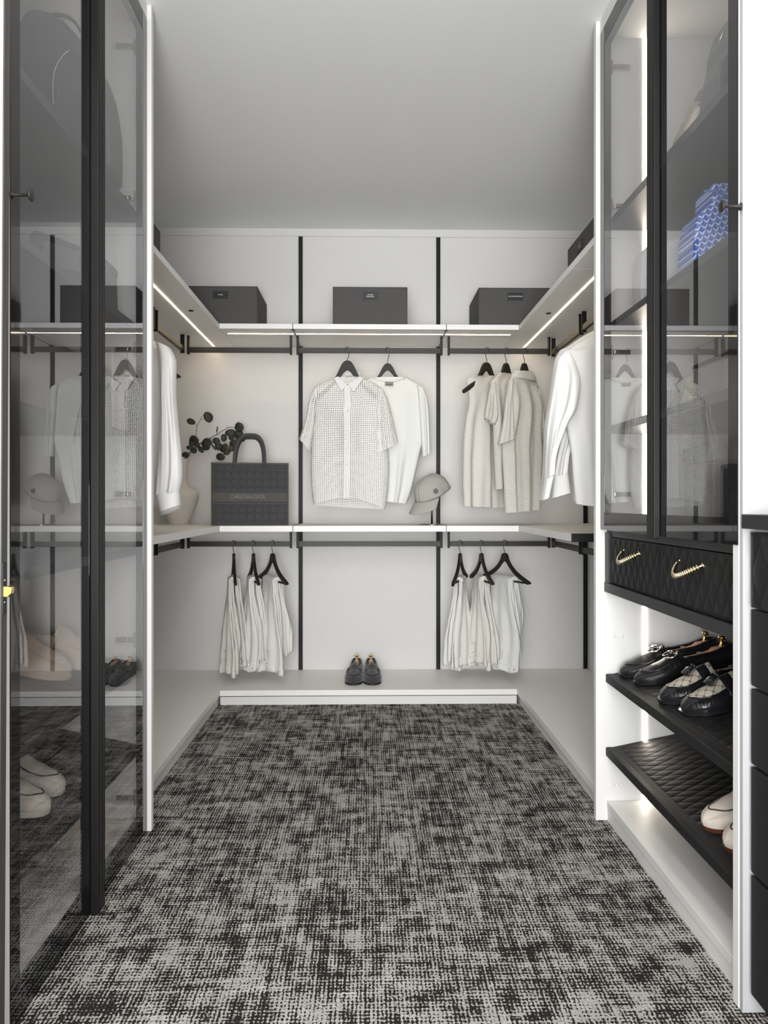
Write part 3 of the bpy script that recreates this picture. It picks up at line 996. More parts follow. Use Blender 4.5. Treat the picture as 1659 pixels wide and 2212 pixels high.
def hanger(label, x, y, rod_top, ang, group, peak=None, bar=False, thin=1.0, half=0.21, drop=0.115, hook_tw=0.7, yoff=0.0):
    """wide suit hanger; peak = height of the shoulder crown; local X runs along the arms"""
    peak = peak if peak is not None else rod_top - 0.068
    t = thing('clothes_hanger', label, 'hanger', (x, y + yoff, peak), ang, group)
    k = half / 0.21
    up = [(0, 0), (0.016, -0.002), (0.030, -0.011), (0.046, -0.030), (0.072, -0.066), (0.11, -0.098), (0.16, -0.128), (0.205, -0.153), (0.212, -0.162)]
    lo = [(0.206, -0.172), (0.16, -0.150), (0.11, -0.120), (0.06, -0.082), (0.024, -0.050), (0, -0.037)]
    if bar:
        up = [(0, 0), (0.012, -0.002), (0.021, -0.010), (0.030, -0.030), (0.052, -0.055), (0.09, -0.082), (0.14, -0.104), (0.19, -0.122), (0.202, -0.131)]
        lo = [(0.196, -0.142), (0.14, -0.123), (0.09, -0.102), (0.05, -0.075), (0.018, -0.046), (0, -0.038)]
    up = arc([(a * k, b_ * drop / 0.115) for a, b_ in up], 3)
    lo = arc([(a * k, b_ * drop / 0.115) for a, b_ in lo], 3)
    outline = up + lo[1:] + [(-a, b_) for a, b_ in reversed(lo[:-1])] + [(-a, b_) for a, b_ in reversed(up[1:])]
    w = 0.0065
    MB().prism(outline, -w, w).build('shoulder', M_HANG, t, bevel=0.003)
    if bar:
        zb = -0.128 * drop / 0.115
        MB().tube([(-0.193 * k, 0, zb - 0.003), (0.193 * k, 0, zb - 0.003)], 0.0045, 10).build('trouser_bar', M_HANG, t, smooth=True)
    # wire hook over the rail (its plane is turned by hook_tw from the rail's cross section)
    R = rod_top + 0.003 - peak
    rr = 0.0155
    pts = []
    for i in range(15):
        a = radians(200 - 250 * i / 14)
        pts.append((rr * cos(a), R - rr + rr * sin(a) + 0.0015))
    pts += [(0.004, R - 0.048), (0.0, R - 0.056), (0, 0.0), (0, -0.005)]
    c, s_ = cos(-ang + pi / 2 + hook_tw), sin(-ang + pi / 2 + hook_tw)
    P = [(p[0] * c, p[0] * s_, p[1]) for p in pts]
    ox, oy = -yoff * sin(ang), -yoff * cos(ang)          # keeps the crook on the rail when the shoulders hang a little off it
    P = [(a + ox * min(1, max(0, c_ / (R - 0.05))), b_ + oy * min(1, max(0, c_ / (R - 0.05))), c_) for a, b_, c_ in P]
    MB().tube(P, 0.0016, 7).build('hook', M_HANG, t, smooth=True)
    return t


# ================================================================== CLOTH
def cloth(rows, Y, dep, nu=40, nv=36, folds=(), lift=0.0, wrinkle=0.003, seed=0, Yr=None, top_dep=None, power=2.6, sag=None):
    """closed sleeve of cloth through photo-measured rows ((xl,yl),(xr,yr)) hung at depth Y (Yr at its right side)"""
    Yr = Y if Yr is None else Yr
    rr = []
    for (xl, yl), (xr, yr) in rows:
        a, b_ = at(xl, yl, Y), at(xr, yr, Yr)
        rr.append((a.x, a.y, a.z, b_.x, b_.y, b_.z))
    m = MB()
    rings = []
    uvs = []
    zacc = 0
    prev = None
    for j in range(nv + 1):
        v = j / nv
        r = crom(rr, v)
        A, B = Vector(r[:3]), Vector(r[3:])
        mid = (A + B) / 2
        if prev is not None:
            zacc += (mid - prev).length
        prev = mid
        d = dep if top_dep is None else top_dep + (dep - top_dep) * smooth(v * 2.2)
        axis = (B - A).normalized()
        nrm = Vector((axis.y, -axis.x, 0)).normalized()      # towards the camera
        W = (B - A).length
        ring = []
        for side in (0, 1):
            for i in range(nu):
                s = -1 + 2 * i / nu
                if side:
                    s = -s
                p = A + (B - A) * ((s + 1) / 2)
                off = d * (1 - abs(s) ** power) ** 0.5 if abs(s) < 1 else 0
                f = 0
                for amp, fr, ph, dr, v0 in folds:
                    f += amp * smooth((v - v0) / 0.5) * sin(2 * pi * (fr * s / 2 + ph + dr * v)) * (1 - s ** 6)
                f += wrinkle * noise.noise(Vector((p.x * 14 + seed, side * 5.0, p.z * 7))) * 2
                if side == 0:
                    q = p + nrm * (off + f)
                    if lift and v > 0.5:
                        q.z += lift * (1 - s * s) * smooth((v - 0.5) * 2) ** 2
                else:
                    q = p - nrm * (off - f * 0.7)
                ring.append(q)
                uvs.append((s * W / 2 + (0 if side == 0 else 10), -zacc))
        rings.append(ring)
    m.loft(rings, cap=False)
    m.uv = dict(enumerate(uvs))
    return m


def strip(pts, w, th, Y0_=None):
    """thin raised band following points"""
    return MB().tube(pts, 1.0, 8, sq=(w, th))


def plate_px(poly, Y, th, bulge=0.0):
    pts = [at(x, y, Y) for x, y in poly]
    return MB().prism([(p.x, p.z) for p in pts], Y - th / 2, Y + th / 2)


# ---------- centre: openwork shirt
YS = 3.70
gh = 'black hangers with tops on the upper back rail'
hg1 = hanger('black hanger holding the openwork short-sleeved shirt', at(751, 790, RY).x, RY, 1.679, 0.03, gh, peak=1.611, half=0.165, drop=0.135, yoff=-0.038, hook_tw=-0.8)
sh = thing('openwork_shirt', 'white openwork short-sleeved shirt with a collar on the middle rail', 'shirt', (at(755, 800, YS).x, YS, 1.45))


def child(m, name, material, parent, **k):
    """build world-space geometry as a child of an unrotated thing"""
    L = Vector(parent.location)
    m.v = [(a - L.x, b_ - L.y, c - L.z) for a, b_, c in m.v]
    return m.build(name, material, parent, **k)


folds_s = [(0.010, 2.3, 0.15, 0.1, 0.1), (0.004, 4.1, 0.5, -0.2, 0.25)]
rows = [((731, 815), (777, 815)), ((712, 820), (797, 822)), ((692, 828), (815, 832)), ((675, 843), (830, 846)), ((679, 868), (828, 870)),
        ((679, 905), (833, 905)), ((673, 965), (839, 975)), ((671, 1010), (841, 1015)), ((673, 1055), (838, 1060)), ((677, 1092), (832, 1101))]
child(cloth(rows, YS, 0.045, 60, 60, folds_s, lift=0.045, top_dep=0.02, seed=3), 'body', M_MESH, sh, smooth=True, fix=False)
child(cloth([((675, 843), (690, 838)), ((667, 868), (684, 868)), ((659, 908), (680, 925)), ((646.5, 948), (671, 976))], YS - 0.005, 0.035, 24, 24, [(0.004, 3, 0.1, 0.2, 0.1)], top_dep=0.02), 'sleeve', M_MESH, sh, smooth=True, fix=False)
child(cloth([((816, 838), (830, 845)), ((814, 868), (840, 870)), ((812, 918), (851, 914)), ((814, 982), (859.5, 957))], YS - 0.02, 0.035, 24, 24, [(0.005, 3, 0.4, 0.2, 0.1)], top_dep=0.02), 'sleeve', M_MESH, sh, smooth=True, fix=False)


def P3(x, y, Y):
    return at(x, y, Y)


yy = YS - 0.049
child(plate_px([(744, 832), (757, 832), (756.5, 900), (756, 980), (754, 1076), (741.5, 1076), (743, 980), (743.5, 900)], yy, 0.003), 'placket', M_COTTON, sh)
for a, nm in (([(730, 813), (722, 817), (738, 845), (751, 829), (744, 826)], 'collar_leaf'), ([(776, 813), (785, 817), (764, 846), (752, 829), (760, 826)], 'collar_leaf')):
    o = child(plate_px(a, YS - 0.058, 0.003), nm, M_MESH, sh, smooth=False, fix=True)
    o.data.materials.clear()
    o.data.materials.append(M_COTTON)
cb = []
for i in range(17):
    a = radians(12 + 156 * i / 16)
    c0 = at(752.5, 812, YS)
    cb.append((c0.x + 0.052 * cos(a), YS + 0.005 + 0.05 * sin(a), c0.z + 0.004 + 0.012 * max(0, sin(a))))
child(strip(cb, 0.0015, 0.018), 'collar_band', M_COTTON, sh, smooth=True)
child(plate_px([(746, 812), (761, 812), (761, 818), (746, 818)], YS + 0.047, 0.001), 'neck_label', M_TAUPE, sh)
hem = [P3(677 + i * 15.5 / 1.0, 1092 + (9 * i / 10) - 19 * (1 - (i / 5 - 1) ** 2), YS - 0.040 * sqrt(max(0, 1 - abs(i / 5 - 1) ** 2.6)) - 0.003) for i in range(11)]
for x, y in ((751, 887), (750, 938), (749.5, 1003), (748, 1060)):
    p = at(x, y, yy - 0.0075)
    o = MB().lathe([(0.0045, 0), (0.005, 0.001), (0.004, 0.002)], 14, T=Matrix.Rotation(pi / 2, 4, 'X')).build('button', M_IVORY, sh, smooth=True)
    o.location = p - Vector(sh.location)

# ---------- centre: plain knitted top behind it
YT = 3.775
hanger('black hanger holding the plain white short-sleeved top', at(838, 790, RY).x, RY, 1.679, 0.0, gh, peak=1.611, half=0.130, drop=0.098, yoff=0.036, hook_tw=-0.8)
ts = thing('knit_top', 'plain white short-sleeved top hanging behind the openwork shirt', 'top', (at(850, 850, YT).x, YT, 1.4))
rows = [((806, 816), (875, 815)), ((788, 822), (895, 825)), ((772, 833), (911, 836)), ((768, 850), (920, 853)), ((770, 900), (918, 900)), ((774, 950), (914, 948)),
        ((778, 985), (906, 985)), ((785, 1030), (896, 1030)), ((792, 1062), (888, 1061)), ((800, 1080), (878, 1088))]
child(cloth(rows, YT, 0.026, 60, 50, [(0.007, 4, 0.3, 0.2, 0.3), (0.004, 7, 0.1, -0.3, 0.4)], seed=9, top_dep=0.016), 'body', M_IVORY, ts, smooth=True, fix=False)
child(cloth([((900, 832), (916, 842)), ((903, 862), (923, 862)), ((907, 920), (927, 905)), ((912, 988), (929, 980))], YT - 0.01, 0.026, 20, 24, [(0.005, 2.4, 0.1, 0.1, 0.1)]), 'sleeve', M_IVORY, ts, smooth=True, fix=False)
child(cloth([((776, 832), (764, 840)), ((778, 862), (758, 864)), ((772, 920), (752, 905)), ((768, 988), (750, 980))][0:4], YT - 0.01, -0.026, 20, 24), 'sleeve', M_IVORY, ts, smooth=True, fix=False)
nk = [at(808 + 66 * i / 12, 816 + 7 * sin(pi * i / 12), YT - 0.018 - 0.014 * sin(pi * i / 12)) for i in range(13)]
child(strip(nk, 0.002, 0.006), 'neckband', M_IVORY, ts, smooth=True)
lb = child(plate_px([(831.5, 824), (849.5, 825), (849.5, 834), (831.5, 833)], YT - 0.036, 0.0012), 'neck_label', M_TAUPE, ts)
child(plate_px([(834, 829.5), (847, 830), (847, 831.5), (834, 831)], YT - 0.0372, 0.0006).add([], []), 'label_print', M_TAG, ts)

# ---------- right: three knitted pieces
KY = 3.72
hanger('black hanger holding the sleeveless knitted dress, its left tip bare', at(1051.5, 790, RY).x, RY, 1.679, 0.88, gh, peak=1.611)
hanger('black hanger holding the short-sleeved sand knit', at(1093.5, 790, RY).x, RY, 1.679, 0.90, gh, peak=1.609, half=0.155)
hanger('black hanger holding the high-collared ribbed knit', at(1133, 790, RY).x, RY, 1.679, 0.92, gh, peak=1.609, half=0.155)
k1 = thing('sleeveless_dress', 'sleeveless ivory knitted dress, leftmost piece on the right-hand back rail', 'dress', (at(1045, 850, KY).x, KY, 1.4))
rows = [((1024, 812), (1064, 812)), ((1010, 820), (1074, 820)), ((1011, 842), (1080, 842)), ((1015, 872), (1082, 872)), ((1006, 920), (1084, 920)), ((1002, 985), (1087, 985)),
        ((1001, 1040), (1090, 1040)), ((1002, 1070), (1092, 1070)), ((1002, 1094), (1094, 1098))]
child(cloth(rows, KY - 0.085, 0.032, 60, 50, [(0.013, 2.2, 0.4, 0.05, 0.15), (0.005, 5, 0.2, 0.2, 0.3)], Yr=KY + 0.11, top_dep=0.026, seed=5), 'body', M_KNIT, k1, smooth=True, fix=False)
k2 = thing('short_sleeved_knit', 'short-sleeved sand-coloured knit, second piece on the right-hand back rail', 'top', (at(1090, 850, KY).x, KY, 1.4))
rows = [((1081, 805), (1102, 808)), ((1068, 817), (1112, 815)), ((1059, 830), (1116, 828)), ((1064, 870), (1118, 875)), ((1067, 925), (1120, 925)), ((1069, 1000), (1122, 1000)), ((1071, 1057), (1120, 1051))]
child(cloth(rows, KY - 0.09, 0.030, 40, 44, [(0.010, 2.4, 0.3, 0.1, 0.1)], Yr=KY + 0.07, top_dep=0.014, seed=15), 'body', M_KNIT2, k2, smooth=True, fix=False)
child(cloth([((1058, 829), (1072, 826)), ((1052.5, 860), (1074, 862)), ((1047, 893), (1077, 900)), ((1047, 904), (1070, 920))], KY - 0.085, 0.028, 24, 24, [(0.008, 2.2, 0.3, 0.3, 0.1)]), 'sleeve', M_KNIT2, k2, smooth=True, fix=False)
k3 = thing('ribbed_knit', 'ribbed ivory knit with a high collar and short sleeves, hung in front', 'top', (at(1130, 850, KY).x, KY, 1.4))
rows = [((1108, 813), (1153, 819)), ((1100, 821), (1159, 830)), ((1094, 832), (1164, 846)), ((1098, 870), (1169, 878)), ((1089, 930), (1171, 932)), ((1086, 965), (1172, 965)),
        ((1089, 1025), (1169, 1025)), ((1091, 1070), (1166, 1068)), ((1093, 1108), (1163, 1100))]
child(cloth(rows, KY - 0.11, 0.034, 56, 50, [(0.012, 2.8, 0.3, 0.1, 0.05), (0.004, 6, 0.4, 0.1, 0.2)], Yr=KY + 0.07, top_dep=0.018, seed=25), 'body', M_KNIT3, k3, smooth=True, fix=False)
child(cloth([((1114, 801), (1143, 804)), ((1108, 808), (1153, 814)), ((1104, 816), (1156, 826))], KY - 0.10, 0.032, 30, 8, Yr=KY + 0.05, wrinkle=0.001), 'collar', M_KNIT3, k3, smooth=True, fix=False)
child(cloth([((1096, 826), (1109, 821)), ((1091, 860), (1107, 862)), ((1085, 915), (1109, 908)), ((1075, 961), (1111, 948))], KY - 0.14, 0.03, 24, 24, [(0.005, 2, 0.2, 0.1, 0.1)]), 'sleeve', M_KNIT3, k3, smooth=True, fix=False)
child(cloth([((1158, 838), (1167, 850)), ((1162, 872), (1173, 874)), ((1166, 912), (1178, 914)), ((1170, 950), (1181, 959))], KY + 0.05, 0.026, 20, 20), 'sleeve', M_KNIT3, k3, smooth=True, fix=False)

# ---------- side rails: white shirts seen from the front
gs = 'white dress shirts on the right side rail'


def white_shirt(label, Y, dx, dy, name='dress_shirt', second=True):
    t = thing(name, label, 'shirt', (0.906, Y, 1.2), group=gs)
    s = (lambda rows_: [((a + dx, b_ + dy), (c + dx, d + dy)) for (a, b_), (c, d) in rows_])
    rows = s([((1300, 712), (1345, 712)), ((1263, 731), (1385, 735)), ((1232, 752), (1420, 756)), ((1210, 770), (1448, 778)), ((1214, 840), (1455, 850)), ((1224, 920), (1452, 920)),
              ((1233, 975), (1450, 975)), ((1238, 1030), (1452, 1030)), ((1243, 1088), (1455, 1125))])
    child(cloth(rows, Y + 0.02, 0.04, 70, 56, [(0.012, 3.1, 0.1, 0.25, 0.1), (0.004, 5, 0.3, -0.2, 0.2)], top_dep=0.016, seed=Y * 9), 'body', M_COTTON, t, smooth=True, fix=False)
    rows = s([((1212, 768), (1230, 760)), ((1204, 780), (1244, 788)), ((1199, 802), (1252, 828)), ((1189, 872), (1244, 885)), ((1181, 928), (1226, 916)), ((1179, 978), (1203, 976)), ((1176, 1035), (1196, 1024))])
    child(cloth(rows, Y - 0.035, 0.035, 40, 56, [(0.009, 1.7, 0.2, 0.5, 0.12), (0.004, 3.3, 0.6, -0.6, 0.1)], wrinkle=0.006, top_dep=0.006, seed=Y * 5), 'sleeve', M_COTTON, t, smooth=True, fix=False)
    child(cloth(s([((1176, 1034), (1197, 1025)), ((1172.5, 1058), (1191, 1050)), ((1169, 1081), (1186, 1074))]), Y - 0.035, 0.034, 30, 8, wrinkle=0.002, seed=4), 'cuff', M_COTTON, t, smooth=True, fix=False)
    if second:
        rows = s([((1228, 850), (1255, 860)), ((1212, 940), (1240, 945)), ((1203, 985), (1230, 985)), ((1196, 1030), (1227, 1021))])
        child(cloth(rows, Y + 0.075, 0.02, 30, 30, [(0.007, 2.2, 0.2, 0.35, 0.02)], wrinkle=0.005), 'sleeve', M_COTTON, t, smooth=True, fix=False)
        child(cloth(s([((1196, 1029), (1227, 1020)), ((1194, 1052), (1230, 1042)), ((1192, 1076), (1233, 1064))]), Y + 0.075, 0.02, 30, 8, wrinkle=0.002), 'cuff', M_COTTON, t, smooth=True, fix=False)
    return t


ghs = 'black hangers on the side rails'
hanger('black hanger inside the front white dress shirt on the right side rail', 0.906, 2.70, 1.679, 0.0, ghs, peak=1.545, hook_tw=pi / 2)
white_shirt('white dress shirt on the right side rail, nearest the glass cabinet', 2.70, 0, 0)
hanger('black hanger inside the rear white dress shirt on the right side rail', 0.906, 2.875, 1.679, 0.0, ghs, peak=1.545, hook_tw=pi / 2)
white_shirt('white dress shirt on the right side rail, behind the front one', 2.875, -5, -4, second=False)


def linen_shirt(label, Y, dx, dy):
    t = thing('linen_shirt', label, 'shirt', (-0.886, Y, 1.2), group='white linen shirts on the left side rail')
    s = (lambda rows_: [((a + dx, b_ + dy), (c + dx, d + dy)) for (a, b_), (c, d) in rows_])
    rows = s([((205, 712), (255, 712)), ((170, 728), (322, 732)), ((130, 752), (355, 748)), ((108, 780), (368, 768)), ((110, 850), (364, 840)), ((112, 920), (356, 900)), ((114, 1000), (349, 990)), ((118, 1098), (342, 1087))])
    child(cloth(rows, Y + 0.02, 0.04, 60, 50, [(0.013, 5, 0.3, -0.2, 0.1)], top_dep=0.016, seed=41), 'body', M_COTTON, t, smooth=True, fix=False)
    rows = s([((338, 740), (368, 752)), ((344, 768), (380, 777)), ((346, 815), (381, 812)), ((346, 860), (381, 863)), ((345, 905), (386, 918)), ((342, 965), (392, 975)), ((338, 1025), (394, 1027)), ((336, 1070), (388, 1062))])
    child(cloth(rows, Y - 0.035, 0.034, 40, 56, [(0.008, 1.6, 0.4, 0.45, 0.02), (0.004, 3.2, 0.2, -0.5, 0.1)], wrinkle=0.005, seed=43), 'sleeve', M_COTTON, t, smooth=True, fix=False)
    child(cloth(s([((336.5, 1068), (388, 1061)), ((341, 1086), (389, 1076)), ((347, 1107), (390, 1091))]), Y - 0.035, 0.035, 30, 8, wrinkle=0.003, seed=44), 'cuff', M_COTTON, t, smooth=True, fix=False)
    return t


hanger('black hanger inside the front white linen shirt on the left side rail', -0.886, 2.62, 1.679, 0.0, ghs, peak=1.545, hook_tw=pi / 2)
linen_shirt('white linen shirt on the left side rail, nearest the cabinet', 2.62, 0, 0)
hanger('black hanger inside the rear white linen shirt on the left side rail', -0.886, 2.80, 1.679, 0.0, ghs, peak=1.545, hook_tw=pi / 2)
linen_shirt('white linen shirt on the left side rail, behind the front one', 2.80, -1, 7)

# ================================================================== TROUSERS
def trousers(label, px, ang, material, lens, width=(0.050, 0.070), spread=0.014, twist=0.5, seed=1, group='pale trousers folded over hangers', pocket=True):
    """folded over the bar: layers hang side by side on both sides of it"""
    rt = 0.745
    x = at(px, 1190, RY).x
    hanger('hanger of the ' + label, x, RY, rt, ang, 'black trouser hangers on the lower back rail', peak=0.687, bar=True)
    t = thing('trousers', label, 'trousers', (x, RY, 0.687), ang, group)
    zb = -0.128 - 0.003
    n = len(lens)
    rnd = random.Random(seed)
    for k, L in enumerate(lens):
        side = -1 if k < n / 2 else 1
        order = (n / 2 - 0.5 - k)            # outermost layer furthest from the bar
        y_out = -(order) * 0.0080 - 0.003 * (1 if order > 0 else -1)
        h = abs(order) * 0.003 + 0.007
        ph = rnd.random()
        nv, nu = 30, 14
        th = 0.0042
        w0, w1 = width
        skew = (rnd.random() - 0.5) * 0.020

        def surf(s, v, off):
            z = zb + h - 0.002 - L * v
            sp = 1 + (spread / 0.02) * v ** 1.2
            y = y_out * sp + 0.006 * sin(2 * pi * (1.3 * s + ph) + 2.5 * v) * smooth(v * 1.5)
            w = w0 + (w1 - w0) * smooth(v * 1.1) + 0.004 * sin(7 * v + ph * 6)
            X = w * s + skew * v + 0.004 * sin(5 * v + ph * 9)
            y += 0.003 * noise.noise(Vector((s * 3 + seed, v * 8, k * 3.3)))
            wave = 0.008 * sin(3 * s + ph * 6) * v * v
            tw = twist * smooth(v * 1.3)
            y += off
            return Vector((X * cos(tw) - y * sin(tw), X * sin(tw) + y * cos(tw), z + wave))
        m = MB()
        rings = []
        for j in range(nv + 1):
            v = j / nv
            ring = [surf(-1 + 2 * i / nu, v, -th) for i in range(nu + 1)] + [surf(1 - 2 * i / nu, v, th) for i in range(nu + 1)]
            rings.append(ring)
        m.loft(rings, cap=True)
        leg = m.build('leg', material, t, smooth=True)
        if L == max(lens) or (L > 0.40 and k % 2 == 0):      # waistband end of the garment
            m = MB()
            rings = []
            for j in range(4):
                v = 0.925 + 0.078 * j / 3
                rings.append([surf(-1.02 + 2.04 * i / nu, v, -th - 0.0022) for i in range(nu + 1)] + [surf(1.02 - 2.04 * i / nu, v, th + 0.0022) for i in range(nu + 1)])
            m.loft(rings).build('waistband', material, t, smooth=True)
            m = MB()
            for sx in (-0.55, 0.35):
                p0, p1 = surf(sx, 0.91, -th - 0.0035), surf(sx, 1.0, -th - 0.0045)
                m.tube([p0, (p0 + p1) / 2, p1], 0.004, 6, sq=(1, 0.4))
            m.build('belt_loop', material, t)
            p = surf(0.8, 0.965, -th - 0.004)
            MB().sphere(p, 0.0055, n=6, sc=(1, 0.35, 1)).build('button', M_NICKEL, t, smooth=True)
            if pocket:
                pts = [surf(a, b_, -th - 0.001) for a, b_ in ((-0.7, 0.80), (-0.66, 0.86), (-0.35, 0.885), (0.0, 0.87), (0.02, 0.78), (-0.35, 0.765), (-0.7, 0.80))]
                MB().tube(pts, 0.0009, 5).build('pocket_seam', M_TAUPE, t)
    m = MB()                                 # the fold over the bar
    rings = []
    for i in range(9):
        a = pi * i / 8
        for_r = []
        rin, rout = 0.006, 0.0165 + n * 0.0018
        rings.append([Vector((s_ * width[0], -cos(a) * r, zb + 0.0 + sin(a) * r * 0.9)) for s_, r in ((-1, rin), (-1, rout), (-0.4, rout * 1.03), (0.3, rout), (1, rout), (1, rin))])
    m.loft(rings, cap=True)
    m.build('fold', material, t, smooth=False, bevel=0.002)
    return t


trousers('cream denim trousers, leftmost of the left-hand three', 505, -1.36, M_DENIM, (0.455, 0.44, 0.40, 0.385, 0.41, 0.40), seed=3)
trousers('white cotton trousers, second of the left-hand three', 547.5, -1.30, M_DENIM2, (0.435, 0.43, 0.39, 0.385, 0.40, 0.39), seed=5, pocket=False)
trousers('white denim trousers beside the left upright, third of the left-hand three', 589, -1.10, M_DENIM2, (0.445, 0.42, 0.40, 0.37, 0.365, 0.35), width=(0.075, 0.085), seed=8)
trousers('off-white flared trousers, leftmost of the right-hand three', 994, 1.28, M_DENIM2, (0.42, 0.43, 0.40, 0.41), width=(0.055, 0.080), spread=0.02, twist=-0.5, seed=11, pocket=False)
trousers('cream denim trousers, second of the right-hand three', 1040, -1.44, M_DENIM, (0.41, 0.40, 0.425, 0.42, 0.40, 0.385), seed=14)
trousers('pale grey denim trousers, rightmost of the right-hand three', 1090.5, -1.12, M_DENIM3, (0.44, 0.435, 0.40, 0.39, 0.375, 0.37), width=(0.080, 0.082), seed=17)

# ================================================================== SHOES
HW = [(0.0, 0.026), (0.06, 0.0325), (0.2, 0.0355), (0.42, 0.0345), (0.6, 0.042), (0.74, 0.0465), (1.0, 0.0465)]


def shoe_surface(u, a, W=1.0, H=1.0, op=0.50, toe=1.0):
    """u heel..toe, a -1..1 across; local frame: toe tip at x=0, heel at x=-L"""
    L = 0.288
    w = interp(HW, u) * W
    if u > 0.76:
        w *= max(0.03, (max(0.0, 1 - ((u - 0.76) / 0.24) ** 2.3)) ** 0.56)
    if u < 0.05:
        w *= 0.55 + 0.45 * sqrt(u / 0.05)
    hs = interp([(0, 0.064), (0.1, 0.060), (0.25, 0.052), (0.42, 0.052), (0.50, 0.056), (0.62, 0.050), (0.75, 0.040), (0.88, 0.032), (0.95, 0.027), (0.985, 0.021), (1.0, 0.013)], u) * H
    r = 0.60
    z0 = 0.010
    x = -L * (1 - u)
    A = abs(a)
    sg = 1 if a >= 0 else -1
    closed = smooth((u - op + 0.02) / 0.05)
    crown = interp([(0, 0.0), (0.45, 0.020), (0.5, 0.022), (0.6, 0.017), (0.75, 0.013), (0.9, 0.010), (1.0, 0.004)], u) * H
    if A >= 0.5:
        t = (1 - A) / 0.5
        y = w * (1 - (1 - r) * t ** 2.2)
        bul = 1 + 0.05 * sin(pi * t)
        z = z0 + (hs - z0) * sin(t * pi / 2) ** 0.9
        return Vector((x, sg * y * bul, z))
    q = A / 0.5
    yd = w * r * q
    zd = hs + crown * (1 - q ** 2)
    qi = min(1, q * 1.02)
    drop = smooth((1 - q) / 0.12)
    zi = hs + (0.020 - hs) * drop
    return Vector((x, sg * yd, zi + (zd - zi) * closed))


